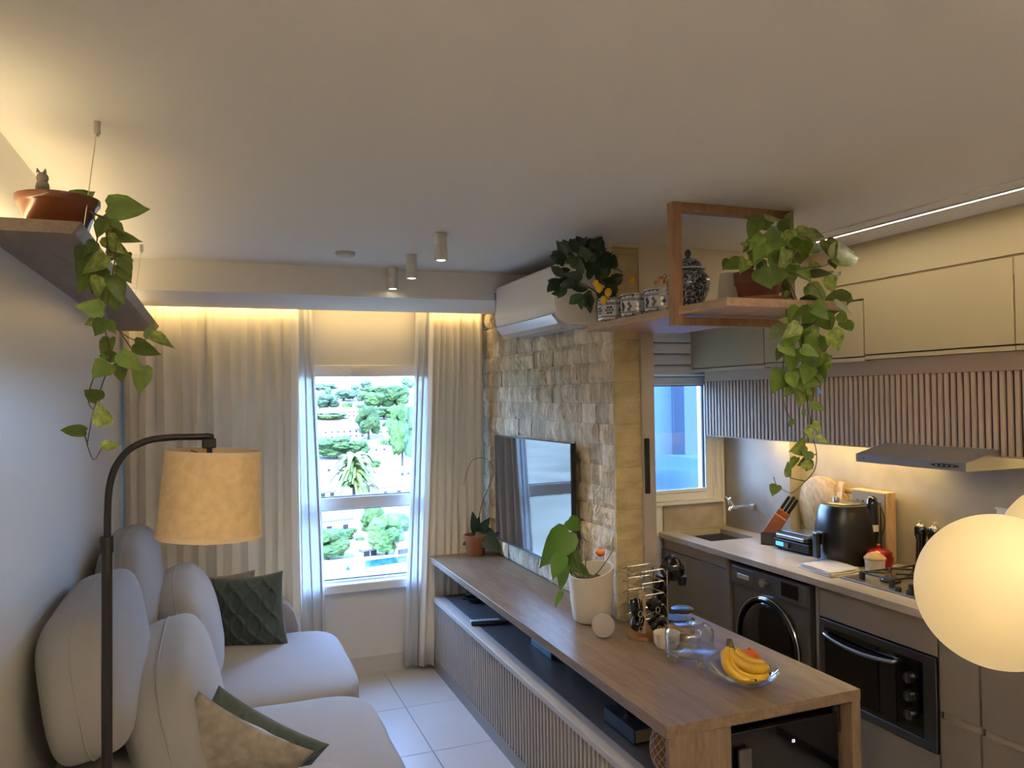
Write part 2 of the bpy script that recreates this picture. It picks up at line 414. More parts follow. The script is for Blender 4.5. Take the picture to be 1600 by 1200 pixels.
def leaf_mesh(name, mat, fold=0.18, droop=0.16, heart=True, kind=0):
    bm = nb()
    rows = [(-.06, .20), (.02, .40), (.22, .50), (.45, .43), (.68, .27), (.86, .11)] if heart else [(0, .10), (.15, .34), (.38, .48), (.6, .44), (.8, .27), (.93, .12)]
    rr = random.Random(kind)
    L, Md, R = [], [], []
    for y, wd in rows:
        z0 = -droop*y*y
        yy = y
        L.append(bm.verts.new((-wd*(1+rr.uniform(-.08, .08)), yy, z0+fold*wd+rr.uniform(-.02, .02))))
        Md.append(bm.verts.new((0, max(0, yy) if heart else yy, z0)))
        R.append(bm.verts.new((wd*(1+rr.uniform(-.08, .08)), yy, z0+fold*wd+rr.uniform(-.02, .02))))
    tip = bm.verts.new((rr.uniform(-.05, .05), 1.0, -droop))
    for i in range(len(rows)-1):
        bm.faces.new((L[i], Md[i], Md[i+1], L[i+1])); bm.faces.new((Md[i], R[i], R[i+1], Md[i+1]))
    bm.faces.new((L[-1], Md[-1], tip)); bm.faces.new((Md[-1], R[-1], tip))
    me = D.meshes.new(name); bm.to_mesh(me); bm.free(); me.materials.append(MAT[mat]); me.shade_smooth(); return me
def put_leaf(meshes, d, parent, rnd, jit=0.55, upb=0.25):
    b = Vector(d[0:3]); t = Vector(d[3:6]); y = t-b; ln = y.length; y.normalize()
    n = (Vector((0, 0, CAM_H))-b).normalized()*0.8+Vector((rnd.uniform(-jit, jit), rnd.uniform(-jit, jit), upb+rnd.uniform(-jit, jit)))
    x = y.cross(n).normalized(); z = x.cross(y)
    w_ = ln*d[6]*1.25
    M = Matrix(((x.x*w_, y.x*ln, z.x*ln, b.x), (x.y*w_, y.y*ln, z.y*ln, b.y), (x.z*w_, y.z*ln, z.z*ln, b.z), (0, 0, 0, 1)))
    return inst('leaf', rnd.choice(meshes), None, parent, M)
LEAVES_LEFT=[[-0.25, 2.23, 2.303, -0.149, 2.244, 2.304, 0.55], [-0.335, 2.257, 2.313, -0.283, 2.284, 2.355, 0.6], [-0.264, 2.248, 2.28, -0.24, 2.274, 2.229, 0.6], [-0.247, 2.135, 2.245, -0.265, 2.133, 2.2, 0.6], [-0.23, 2.281, 2.272, -0.245, 2.29, 2.219, 0.55], [-0.243, 2.274, 2.239, -0.172, 2.251, 2.219, 0.35], [-0.252, 2.205, 2.219, -0.211, 2.19, 2.175, 0.6], [-0.243, 2.217, 2.197, -0.191, 2.221, 2.159, 0.6], [-0.209, 2.132, 2.156, -0.185, 2.115, 2.11, 0.55], [-0.249, 2.175, 2.168, -0.305, 2.2, 2.114, 0.45], [-0.292, 2.253, 2.196, -0.323, 2.232, 2.105, 0.4], [-0.281, 2.258, 2.169, -0.321, 2.236, 2.07, 0.35], [-0.263, 2.229, 2.14, -0.285, 2.206, 2.074, 0.55], [-0.214, 2.13, 2.139, -0.187, 2.153, 2.093, 0.6], [-0.232, 2.164, 2.115, -0.208, 2.146, 2.046, 0.55], [-0.262, 2.287, 2.116, -0.236, 2.31, 2.034, 0.6], [-0.264, 2.176, 2.113, -0.275, 2.204, 2.058, 0.5], [-0.304, 2.216, 2.193, -0.323, 2.227, 2.154, 0.6], [-0.269, 2.163, 2.197, -0.293, 2.189, 2.168, 0.6], [-0.234, 2.241, 2.202, -0.255, 2.268, 2.155, 0.6], [-0.21, 2.273, 2.192, -0.225, 2.261, 2.138, 0.6], [-0.24, 2.188, 2.257, -0.204, 2.168, 2.227, 0.5], [-0.253, 2.155, 2.027, -0.312, 2.129, 2.032, 0.6], [-0.263, 2.186, 2.004, -0.302, 2.192, 1.991, 0.6], [-0.25, 2.139, 2.0, -0.273, 2.149, 1.96, 0.7], [-0.252, 2.193, 2.002, -0.227, 2.181, 1.971, 0.7], [-0.163, 2.28, 1.967, -0.147, 2.279, 2.009, 0.5], [-0.149, 2.198, 1.968, -0.09, 2.197, 1.94, 0.5], [-0.192, 2.265, 1.952, -0.13, 2.239, 1.919, 0.5], [-0.255, 2.305, 1.968, -0.27, 2.277, 1.902, 0.5], [-0.237, 2.28, 1.919, -0.289, 2.301, 1.918, 0.5], [-0.219, 2.162, 1.919, -0.163, 2.179, 1.872, 0.5], [-0.169, 2.225, 1.89, -0.179, 2.23, 1.815, 0.55], [-0.243, 2.167, 1.894, -0.276, 2.139, 1.858, 0.8], [-0.224, 2.193, 1.898, -0.217, 2.221, 1.844, 0.5], [-0.273, 2.201, 1.879, -0.293, 2.216, 1.873, 0.6], [-0.283, 2.337, 1.803, -0.327, 2.363, 1.835, 0.6], [-0.265, 2.259, 1.738, -0.279, 2.25, 1.802, 0.6], [-0.311, 2.292, 1.722, -0.382, 2.308, 1.729, 0.4], [-0.267, 2.234, 1.683, -0.221, 2.249, 1.691, 0.5]]
VINES_LEFT=[[[-0.287, 2.2, 2.28], [-0.258, 2.2, 2.258], [-0.247, 2.2, 2.193], [-0.252, 2.2, 2.12], [-0.26, 2.2, 2.054], [-0.257, 2.212, 1.991], [-0.247, 2.232, 1.91], [-0.267, 2.248, 1.845], [-0.289, 2.264, 1.779], [-0.307, 2.284, 1.695], [-0.306, 2.288, 1.679], [-0.294, 2.296, 1.646], [-0.273, 2.287, 1.681]], [[-0.273, 2.2, 2.273], [-0.232, 2.2, 2.251], [-0.23, 2.2, 2.17], [-0.242, 2.2, 2.088], [-0.249, 2.204, 2.023], [-0.218, 2.216, 1.975], [-0.182, 2.221, 1.956], [-0.151, 2.219, 1.965]], [[-0.28, 2.2, 2.278], [-0.27, 2.2, 2.217], [-0.281, 2.2, 2.167], [-0.288, 2.2, 2.135]], [[-0.226, 2.214, 1.983], [-0.197, 2.226, 1.935], [-0.191, 2.232, 1.91], [-0.173, 2.237, 1.89]], [[-0.307, 2.286, 1.687], [-0.312, 2.28, 1.712], [-0.309, 2.278, 1.722]], [[-0.247, 2.232, 1.91], [-0.286, 2.244, 1.861], [-0.301, 2.258, 1.804], [-0.292, 2.264, 1.779]]]
LEAVES_RIGHT=[[1.944, 2.331, 2.416, 1.843, 2.36, 2.451, 0.4], [1.778, 2.149, 2.382, 1.85, 2.184, 2.417, 0.5], [1.749, 2.162, 2.383, 1.697, 2.149, 2.318, 0.6], [1.834, 2.287, 2.353, 1.803, 2.32, 2.304, 0.55], [1.775, 2.222, 2.301, 1.74, 2.256, 2.328, 0.45], [1.709, 2.271, 2.268, 1.665, 2.256, 2.238, 0.6], [1.721, 2.216, 2.248, 1.621, 2.19, 2.221, 0.45], [1.69, 2.159, 2.248, 1.649, 2.131, 2.198, 0.6], [1.824, 2.305, 2.263, 1.797, 2.345, 2.207, 0.55], [1.76, 2.179, 2.299, 1.711, 2.143, 2.224, 0.6], [1.966, 2.377, 2.388, 1.937, 2.379, 2.321, 0.6], [1.893, 2.237, 2.374, 1.854, 2.216, 2.288, 0.6], [1.96, 2.283, 2.36, 1.922, 2.309, 2.284, 0.6], [1.961, 2.249, 2.381, 1.968, 2.243, 2.299, 0.6], [1.918, 2.153, 2.336, 1.981, 2.187, 2.278, 0.7], [1.9, 2.148, 2.345, 2.012, 2.147, 2.341, 0.5], [2.117, 2.341, 2.405, 2.182, 2.312, 2.378, 0.45], [2.108, 2.316, 2.355, 2.199, 2.352, 2.337, 0.5], [2.055, 2.291, 2.336, 2.053, 2.314, 2.268, 0.7], [1.867, 2.166, 2.291, 1.844, 2.16, 2.211, 0.6], [1.812, 2.176, 2.279, 1.852, 2.203, 2.218, 0.6], [1.816, 2.211, 2.398, 1.771, 2.207, 2.361, 0.6], [2.045, 2.38, 2.462, 2.148, 2.408, 2.493, 0.35], [2.04, 2.374, 2.448, 2.044, 2.371, 2.374, 0.6], [2.149, 2.257, 2.294, 2.34, 2.276, 2.321, 0.45], [2.156, 2.255, 2.287, 2.158, 2.238, 2.248, 0.8], [2.034, 2.237, 2.261, 2.067, 2.209, 2.244, 0.6], [2.057, 2.23, 2.243, 2.205, 2.27, 2.202, 0.6], [2.233, 2.37, 2.247, 2.305, 2.381, 2.176, 0.6], [1.981, 2.26, 2.256, 1.954, 2.247, 2.183, 0.6], [1.923, 2.161, 2.226, 1.956, 2.143, 2.179, 0.6], [2.009, 2.328, 2.208, 2.056, 2.357, 2.116, 0.6], [1.893, 2.227, 2.155, 1.87, 2.25, 2.164, 0.6], [2.092, 2.326, 2.191, 2.171, 2.342, 2.093, 0.4], [2.014, 2.146, 2.114, 2.181, 2.167, 2.117, 0.55], [2.023, 2.227, 2.159, 2.141, 2.244, 2.118, 0.6], [2.004, 2.085, 2.096, 2.087, 2.084, 2.064, 0.6], [1.977, 2.163, 2.093, 1.946, 2.178, 2.014, 0.7], [1.848, 2.087, 2.081, 1.833, 2.123, 1.997, 0.6], [2.002, 2.144, 2.068, 2.049, 2.15, 2.002, 0.7], [1.975, 2.042, 2.057, 2.02, 2.046, 2.026, 0.6], [1.982, 2.08, 2.006, 2.027, 2.094, 1.926, 0.6], [2.073, 2.114, 2.045, 2.126, 2.139, 2.002, 0.6], [1.825, 2.144, 2.02, 1.789, 2.167, 1.973, 0.65], [1.806, 2.096, 2.037, 1.778, 2.107, 2.038, 0.6], [1.835, 2.158, 1.944, 1.828, 2.184, 1.901, 0.6], [1.832, 2.096, 2.016, 1.821, 2.123, 1.931, 0.6], [1.976, 2.179, 2.026, 1.958, 2.194, 1.925, 0.6], [2.048, 2.196, 1.994, 2.051, 2.233, 1.915, 0.6], [1.867, 2.123, 1.942, 1.832, 2.125, 1.855, 0.6], [1.88, 2.067, 1.928, 1.885, 2.094, 1.843, 0.6], [2.04, 2.19, 1.913, 2.046, 2.188, 1.844, 0.7], [1.961, 2.151, 1.9, 2.032, 2.168, 1.821, 0.5], [1.848, 2.157, 1.862, 1.768, 2.131, 1.797, 0.65], [1.91, 2.165, 1.844, 2.021, 2.171, 1.821, 0.5], [1.871, 2.146, 1.822, 1.824, 2.14, 1.779, 0.6], [1.907, 2.14, 1.811, 1.91, 2.162, 1.733, 0.6], [1.928, 2.142, 1.821, 1.965, 2.16, 1.754, 0.6], [1.847, 2.044, 1.752, 1.894, 2.017, 1.735, 0.5], [1.887, 2.111, 1.734, 1.888, 2.123, 1.701, 0.6], [1.806, 2.075, 1.704, 1.797, 2.09, 1.676, 0.6], [1.941, 2.141, 1.688, 1.951, 2.104, 1.649, 0.6], [1.936, 2.115, 1.633, 1.985, 2.094, 1.617, 0.5], [1.84, 2.049, 1.672, 1.834, 2.019, 1.631, 0.5], [1.866, 2.091, 1.615, 1.789, 2.065, 1.598, 0.6], [1.858, 2.071, 1.595, 1.824, 2.034, 1.563, 0.6], [1.85, 2.114, 1.571, 1.806, 2.105, 1.531, 0.4], [1.834, 2.138, 1.505, 1.836, 2.145, 1.559, 0.4], [1.88, 2.078, 1.566, 1.846, 2.11, 1.543, 0.6], [1.811, 2.04, 1.563, 1.849, 2.033, 1.535, 0.6], [1.74, 2.085, 1.487, 1.712, 2.077, 1.454, 0.75], [1.862, 2.058, 1.56, 1.858, 2.085, 1.523, 0.5], [1.868, 2.23, 2.188, 1.804, 2.193, 2.203, 0.6], [1.925, 2.273, 2.325, 2.008, 2.318, 2.27, 0.6637043999570008], [1.852, 2.3, 2.26, 1.888, 2.309, 2.207, 0.6127718276933302], [2.164, 2.29, 2.365, 2.164, 2.241, 2.277, 0.5215836678833398], [1.764, 2.159, 2.309, 1.717, 2.147, 2.23, 0.5863367586980468], [2.061, 2.392, 2.289, 2.139, 2.434, 2.211, 0.6191619956403233], [1.921, 2.259, 2.149, 1.983, 2.307, 2.093, 0.5983509435199864], [1.829, 2.154, 2.224, 1.782, 2.133, 2.156, 0.6563412593848112], [1.953, 2.269, 2.318, 2.047, 2.297, 2.257, 0.5491320364029986], [2.051, 2.397, 2.304, 2.107, 2.394, 2.239, 0.628975325619402], [1.756, 2.153, 2.331, 1.706, 2.156, 2.282, 0.5672243291341834], [1.903, 2.25, 2.238, 1.95, 2.259, 2.168, 0.5072857826990428], [2.036, 2.377, 2.268, 1.907, 2.328, 2.217, 0.6556765329950021], [1.899, 2.318, 2.283, 1.898, 2.359, 2.221, 0.5770946301158066], [1.756, 2.175, 2.217, 1.776, 2.132, 2.146, 0.6672557264614499], [1.863, 2.2, 2.347, 1.757, 2.164, 2.274, 0.5956825222003947], [1.818, 2.213, 2.312, 1.924, 2.244, 2.281, 0.5136838625857745], [1.946, 2.146, 1.891, 2.094, 2.194, 1.872, 0.6996668955762063], [1.936, 2.048, 1.916, 1.885, 2.062, 1.881, 0.6904490025507746], [1.969, 2.187, 2.063, 2.045, 2.178, 2.022, 0.5322359786439358], [1.821, 2.047, 1.941, 1.856, 2.004, 1.91, 0.5115122490690698], [1.787, 2.061, 1.86, 1.811, 2.072, 1.802, 0.597915952434246], [1.854, 2.1, 1.841, 1.917, 2.065, 1.815, 0.6262691865532802], [1.821, 2.139, 1.969, 1.856, 2.115, 1.913, 0.6501157228401933], [1.856, 2.061, 1.976, 1.935, 2.085, 1.932, 0.5358640777039272], [1.924, 2.147, 2.128, 2.004, 2.156, 2.107, 0.5477170190063896], [1.837, 2.117, 1.862, 1.844, 2.07, 1.795, 0.6450013315448454], [1.962, 2.149, 1.837, 2.061, 2.196, 1.796, 0.6330125503114546], [1.867, 2.062, 1.878, 1.816, 2.036, 1.82, 0.5666530161060989], [1.828, 2.062, 2.018, 1.779, 2.092, 1.974, 0.5866788997668733], [1.882, 2.123, 1.87, 1.88, 2.147, 1.803, 0.5791019798268101], [1.859, 2.046, 2.076, 1.804, 2.072, 2.044, 0.5000879264280016], [1.977, 2.182, 2.002, 1.945, 2.179, 1.938, 0.5199496897929935], [1.914, 2.102, 2.027, 1.826, 2.077, 1.993, 0.5554863316095261], [1.909, 2.086, 2.095, 1.926, 2.039, 2.041, 0.6849039670109722]]
VINES_RIGHT=[[[1.907, 2.275, 2.231], [1.877, 2.175, 2.181], [1.887, 2.14, 2.11], [1.898, 2.14, 1.999], [1.908, 2.14, 1.866], [1.925, 2.14, 1.755], [1.944, 2.14, 1.643], [1.959, 2.14, 1.576], [1.947, 2.14, 1.521], [1.898, 2.14, 1.479], [1.85, 2.14, 1.449], [1.866, 2.2, 1.45], [1.883, 2.26, 1.463], [1.889, 2.28, 1.488]], [[1.9, 2.25, 2.227], [1.903, 2.14, 2.199], [1.972, 2.14, 2.157], [2.013, 2.14, 2.091], [2.039, 2.14, 2.001], [1.994, 2.14, 1.911], [1.963, 2.14, 1.821], [1.94, 2.14, 1.71], [1.944, 2.14, 1.621]], [[1.913, 2.3, 2.235], [1.842, 2.3, 2.263], [1.786, 2.3, 2.265]], [[1.893, 2.225, 2.223], [1.937, 2.14, 2.227], [2.017, 2.14, 2.238], [2.046, 2.14, 2.264]], [[1.907, 2.275, 2.243], [1.902, 2.25, 2.308], [1.895, 2.215, 2.393]], [[1.9, 2.25, 2.227], [1.878, 2.185, 2.092], [1.878, 2.195, 1.958], [1.88, 2.215, 1.823], [1.869, 2.185, 1.733], [1.862, 2.14, 1.69]], [[1.959, 2.14, 1.576], [1.901, 2.14, 1.574], [1.859, 2.14, 1.584]], [[1.907, 2.14, 1.485], [1.857, 2.14, 1.497], [1.857, 2.165, 1.501]], [[1.9, 2.25, 2.227], [1.877, 2.14, 2.265], [1.921, 2.14, 2.334]]]
LEAVES_LEMON=[[1.443, 3.061, 2.241, 1.384, 3.097, 2.244, 0.41768699338885035], [1.51, 3.058, 2.376, 1.493, 3.034, 2.431, 0.403739548744321], [1.519, 2.998, 2.293, 1.529, 2.983, 2.355, 0.4702055428491459], [1.521, 3.068, 2.232, 1.518, 3.082, 2.171, 0.5410722684606029], [1.521, 3.125, 2.395, 1.467, 3.147, 2.401, 0.46152532082396464], [1.689, 3.128, 2.321, 1.746, 3.095, 2.338, 0.4106827548559701], [1.66, 3.116, 2.389, 1.622, 3.08, 2.443, 0.4595978369357605], [1.579, 3.0, 2.301, 1.595, 2.963, 2.344, 0.5457437033144726], [1.558, 2.999, 2.249, 1.59, 2.984, 2.203, 0.41619706238078236], [1.396, 3.042, 2.348, 1.35, 3.003, 2.394, 0.48094496245415574], [1.404, 2.993, 2.305, 1.35, 3.026, 2.347, 0.44614164570935666], [1.368, 2.959, 2.274, 1.296, 2.926, 2.232, 0.5158607444876592], [1.518, 2.939, 2.36, 1.461, 2.905, 2.4, 0.4642975166079808], [1.421, 2.924, 2.325, 1.384, 2.9, 2.369, 0.44290274666546997], [1.49, 3.003, 2.297, 1.41, 3.007, 2.31, 0.5344134970969434], [1.461, 3.036, 2.403, 1.413, 3.049, 2.463, 0.5432146873534257], [1.485, 2.969, 2.404, 1.494, 2.939, 2.461, 0.40988933180247766], [1.579, 3.059, 2.283, 1.648, 3.08, 2.318, 0.4835837528421278], [1.51, 2.939, 2.305, 1.514, 2.975, 2.388, 0.4918002598173435], [1.52, 2.99, 2.247, 1.517, 2.996, 2.192, 0.5240384543275439], [1.524, 3.027, 2.351, 1.457, 3.022, 2.394, 0.5407806356637471], [1.518, 2.98, 2.346, 1.562, 2.974, 2.402, 0.4662137046997577], [1.548, 3.027, 2.436, 1.592, 2.995, 2.482, 0.5221388297347438], [1.555, 3.125, 2.329, 1.473, 3.124, 2.319, 0.5322683792795466], [1.453, 2.971, 2.282, 1.373, 2.96, 2.26, 0.5126620208307106], [1.501, 2.965, 2.251, 1.429, 2.993, 2.259, 0.49272313024220227], [1.522, 3.093, 2.311, 1.452, 3.067, 2.328, 0.4148080107796289], [1.466, 2.954, 2.414, 1.492, 2.968, 2.48, 0.529467907399422], [1.418, 2.993, 2.383, 1.346, 3.0, 2.378, 0.42771093489221756], [1.415, 2.916, 2.265, 1.346, 2.914, 2.249, 0.5055020448088018], [1.435, 3.089, 2.259, 1.373, 3.103, 2.301, 0.48050777555997537], [1.563, 3.041, 2.388, 1.583, 3.023, 2.452, 0.4116620883651132], [1.607, 3.038, 2.294, 1.684, 3.022, 2.283, 0.5393784534347729], [1.458, 2.926, 2.213, 1.403, 2.962, 2.184, 0.5345728449725383], [1.5, 3.072, 2.427, 1.486, 3.074, 2.487, 0.5344196145844455], [1.539, 3.03, 2.208, 1.536, 3.021, 2.151, 0.4267200161711887], [1.488, 3.11, 2.426, 1.446, 3.079, 2.48, 0.5033180239304335], [1.395, 2.992, 2.343, 1.368, 2.977, 2.396, 0.4401494388995767], [1.389, 2.947, 2.378, 1.341, 2.925, 2.437, 0.4094033214113718], [1.44, 3.103, 2.373, 1.398, 3.097, 2.428, 0.47931545704181083], [1.564, 2.972, 2.348, 1.606, 2.947, 2.412, 0.40457182766776967], [1.62, 3.043, 2.273, 1.689, 3.05, 2.302, 0.4969537900240178], [1.433, 2.924, 2.39, 1.416, 2.96, 2.465, 0.4477669442326142], [1.648, 3.114, 2.416, 1.652, 3.141, 2.5, 0.4715064572243879], [1.533, 2.944, 2.285, 1.544, 2.954, 2.346, 0.4157351541239477], [1.57, 3.09, 2.434, 1.627, 3.124, 2.514, 0.5435351672549622], [1.38, 2.933, 2.38, 1.31, 2.909, 2.379, 0.45616565366037826], [1.433, 3.073, 2.302, 1.372, 3.077, 2.264, 0.45627728924783284], [1.595, 2.992, 2.262, 1.684, 3.029, 2.235, 0.5417543415826851], [1.672, 3.069, 2.29, 1.734, 3.067, 2.317, 0.4531208966869138], [1.503, 2.994, 2.427, 1.471, 3.01, 2.486, 0.5183500086016264], [1.443, 2.984, 2.338, 1.412, 2.948, 2.398, 0.46311396843115804], [1.486, 2.926, 2.217, 1.494, 2.924, 2.161, 0.5476962173505628], [1.488, 3.115, 2.352, 1.426, 3.14, 2.343, 0.40076851526421997], [1.482, 2.914, 2.365, 1.439, 2.904, 2.417, 0.4775152315330616], [1.64, 3.124, 2.326, 1.675, 3.091, 2.377, 0.44187405772322275], [1.648, 3.022, 2.353, 1.667, 3.044, 2.426, 0.46520430765318266], [1.422, 3.052, 2.383, 1.369, 3.014, 2.419, 0.5154339686668616], [1.437, 3.092, 2.272, 1.399, 3.132, 2.319, 0.5134369181468059], [1.597, 3.082, 2.358, 1.626, 3.121, 2.451, 0.43250457278666715], [1.46, 3.013, 2.292, 1.366, 2.983, 2.277, 0.42538369494457634], [1.482, 2.994, 2.309, 1.458, 2.97, 2.383, 0.4027723041333491], [1.612, 3.042, 2.431, 1.605, 3.075, 2.496, 0.5406347739908111], [1.573, 3.004, 2.313, 1.59, 2.994, 2.387, 0.516277868167983], [1.641, 3.124, 2.275, 1.67, 3.093, 2.227, 0.49652625665004635], [1.463, 3.015, 2.273, 1.365, 2.994, 2.28, 0.48530063048802374], [1.541, 3.071, 2.247, 1.546, 3.087, 2.179, 0.4012211539021299], [1.54, 3.021, 2.391, 1.534, 2.985, 2.462, 0.4750822669698167], [1.594, 2.986, 2.303, 1.607, 2.982, 2.366, 0.49823155007148645], [1.607, 3.027, 2.356, 1.704, 3.063, 2.415, 0.5482039340337568], [1.524, 3.0, 2.41, 1.509, 3.0, 2.459, 0.45], [1.539, 3.0, 2.402, 1.55, 3.0, 2.467, 0.45], [1.586, 3.0, 2.385, 1.627, 3.0, 2.424, 0.45], [1.632, 3.0, 2.345, 1.705, 3.0, 2.337, 0.45], [1.363, 3.0, 2.279, 1.333, 3.0, 2.251, 0.45], [1.414, 3.0, 2.253, 1.374, 3.0, 2.211, 0.45], [1.459, 3.0, 2.227, 1.428, 3.0, 2.193, 0.45]]
LEAVES_ANTH=[[1.499, 3.2, 1.229, 1.546, 3.18, 1.176, 0.9], [1.486, 3.23, 1.159, 1.443, 3.21, 1.087, 0.75], [1.479, 3.16, 1.185, 1.337, 3.14, 1.036, 0.55], [1.436, 3.14, 1.084, 1.376, 3.12, 0.989, 0.55], [1.514, 3.26, 1.092, 1.569, 3.24, 1.018, 0.6], [1.452, 3.15, 1.032, 1.419, 3.13, 0.926, 0.4], [1.538, 3.22, 1.083, 1.51, 3.2, 0.973, 0.5], [1.442, 3.16, 0.917, 1.395, 3.14, 0.862, 0.35], [1.541, 3.25, 1.018, 1.629, 3.23, 0.955, 0.4]]
STEMS_ANTH=[[[1.58, 3.2, 0.943], [1.55, 3.2, 1.056], [1.529, 3.2, 1.16], [1.511, 3.2, 1.211]], [[1.571, 3.2, 0.944], [1.518, 3.2, 1.059], [1.49, 3.2, 1.134]], [[1.558, 3.2, 0.939], [1.501, 3.2, 1.017], [1.47, 3.2, 1.064]], [[1.564, 3.2, 0.944], [1.533, 3.2, 1.029], [1.518, 3.2, 1.082]], [[1.613, 3.2, 0.948], [1.681, 3.2, 1.015], [1.732, 3.2, 1.085]], [[1.59, 3.2, 0.942], [1.582, 3.2, 1.024], [1.599, 3.2, 1.058]]]

# ------------------------------------------------------------------ the setting
XL, XT, XR, XR2, YF, YK, YC, ZC, YB = -0.506, 1.745, 3.20, 3.28, 5.10, 4.36, 3.195, 2.5, -2.6
b = nb(); box(b, XL-.15, XL, YB, YF+.15, 0, ZC); struct('wall_left', b, 'wall_satin')
b = nb()   # far wall with the window opening
WX0, WX1, WZ0, WZ1 = -0.02, 1.42, 0.565, 2.01
box(b, XL, WX0, YF, YF+.15, 0, ZC); box(b, WX1, XT+.2, YF, YF+.15, 0, ZC)
box(b, WX0, WX1, YF, YF+.15, 0, WZ0); box(b, WX0, WX1, YF, YF+.15, WZ1, ZC)
struct('wall_far', b, 'wall_paint')
b = nb(); box(b, XT+.022, 1.885, YC+.02, YF, 0, ZC); box(b, 1.885, 1.95, YC+.12, YF, 0, ZC)
wt = struct('wall_tv', b, 'mortar')
b = nb(); box(b, XR, XR2+.2, 3.72, YK, 0, ZC); box(b, XR2, XR2+.2, YB, 3.72, 0, ZC); struct('wall_right', b, 'splash_stone')
b = nb()
KX0, KX1, KZ0, KZ1 = 1.97, 3.10, 1.09, 1.90
box(b, 1.95, KX0, YK, YK+.15, 0, ZC); box(b, KX1, XR, YK, YK+.15, 0, ZC)
box(b, KX0, KX1, YK, YK+.15, 0, KZ0); box(b, KX0, KX1, YK, YK+.15, KZ1, ZC)
struct('wall_kitchen', b, 'white_paint')
b = nb(); box(b, XL-.15, XR2+.2, YB-.15, YB, 0, ZC); struct('wall_back', b, 'wall_paint')
b = nb(); box(b, XL-.15, XR2+.2, YB-.15, YF+.15, ZC, ZC+.15); struct('ceiling', b, 'ceiling_paint')
b = nb(); box(b, XL, XT+.02, 4.19, 4.90, 2.344, ZC); struct('trim_1', b, 'ceiling_paint', 'dropped beam in front of the curtains')
b = nb(); box(b, 1.885, 2.90, YC+.0, YC+.13, 2.19, ZC); struct('trim_2', b, 'kitchen_paint', 'cream lintel above the kitchen passage')
b = nb(); box(b, 2.895, 2.925, .2, 3.19, 2.315, ZC); box(b, 2.905, 3.2, .2, YK, 2.235, ZC); struct('trim_3', b, 'upper_laminate', 'fascia panel above the upper cabinets')
b = nb(); box(b, 2.535, 2.547, .4, 3.15, ZC-.006, ZC+.001); struct('trim_4', b, 'ceiling_paint', 'thin plaster groove beside the ceiling light line')
b = nb(); box(b, XT+.0, 1.885, YC, YC+.05, 2.487, ZC); struct('trim_5', b, 'kitchen_paint')
b = nb(); box(b, 1.886, 1.955, YC-.006, YC+.10, 0, 2.19, .003); d1 = struct('door_1', b, 'taupe_light', 'taupe edge of the sliding kitchen door')
b = nb(); box(b, 1.893, 1.917, YC-.020, YC-.006, 1.325, 1.585, .003); box(b, 1.899, 1.911, YC-.009, YC-.003, 1.36, 1.55)
obj('door_handle', b, 'black_metal', d1)
b = nb(); box(b, 1.95, 2.68, YK-.03, YK, 0, 1.09); box(b, 1.95, 2.72, YK-.04, YK-.0, 0, .08); struct('trim_6', b, 'white_paint', 'white panel under the kitchen window')
b = nb(); box(b, XL, XT, YF-.016, YF, 0, .104); box(b, XL, XT, YF-.019, YF, .100, .108); struct('baseboard_far', b, 'baseboard_paint')

b = nb(); box(b, XL-.15, XR2+.2, YB-.15, YF+.15, -.12, -.006); fl = struct('floor', b, 'grout')
tm = {}
T = .6; x0 = 1.022-T*3; y0 = 4.44-T*12
for i in range(9):
    for j in range(14):
        a0, a1 = max(x0+i*T, XL), min(x0+(i+1)*T, XR2); c0, c1 = max(y0+j*T, YB), min(y0+(j+1)*T, YF)
        if a1-a0 < .05 or c1-c0 < .05: continue
        b = nb(); box(b, a0+.0016, a1-.0016, c0+.0016, c1-.0016, -.006, random.uniform(-.0003, .0002), .001)
        obj('tile', b, 'porcelain_tile', fl)

# split-face stone tiles on the television wall and on its end
random.seed(11)
def stone(bm, o, ex, ey, ez, L_, H_, D_, n=3, seed=0):
    """a rough-faced stone: front grid pushed in and out, sides down to the wall"""
    t = bmesh.new(); g = []
    for i in range(n+1):
        row = []
        for j in range(n+1):
            e_ = i in (0, n) or j in (0, n)
            dd = D_*(random.uniform(.5, .8) if e_ else random.uniform(.75, 1.35))
            row.append(t.verts.new(o+ex*(L_*i/n)+ey*(H_*j/n)+ez*dd))
        g.append(row)
    for i in range(n):
        for j in range(n): t.faces.new((g[i][j], g[i+1][j], g[i+1][j+1], g[i][j+1]))
    rim = [g[i][0] for i in range(n+1)]+[g[n][j] for j in range(1, n+1)]+[g[i][n] for i in range(n-1, -1, -1)]+[g[0][j] for j in range(n-1, 0, -1)]
    bk = [t.verts.new(v.co-ez*((v.co-o).dot(ez))) for v in rim]
    m = len(rim)
    for i in range(m): t.faces.new((rim[i], bk[i], bk[(i+1) % m], rim[(i+1) % m]))
    bmesh.ops.recalc_face_normals(t, faces=t.faces)
    return merge(bm, t)
zr = [.752+.1*k for k in range(18)]
for k, z in enumerate(zr):
    y = YC+.012
    hh = min(.1, 2.487-z)
    if hh < .02: continue
    first = True
    while y < YF-.02:
        L_ = random.choice((.10, .13, .16, .20)) if not first else random.choice((.07, .11, .15)); first = False
        if y+L_ > YF-.05: L_ = YF-y
        b = nb(); stone(b, Vector((XT+.024, y+.0008, z+.0008)), Vector((0, 1, 0)), Vector((0, 0, 1)), Vector((-1, 0, 0)), L_-.0016, hh-.0016, .016+random.uniform(0, .016), 4)
        obj('stone', b, 'travertine', wt); y += L_
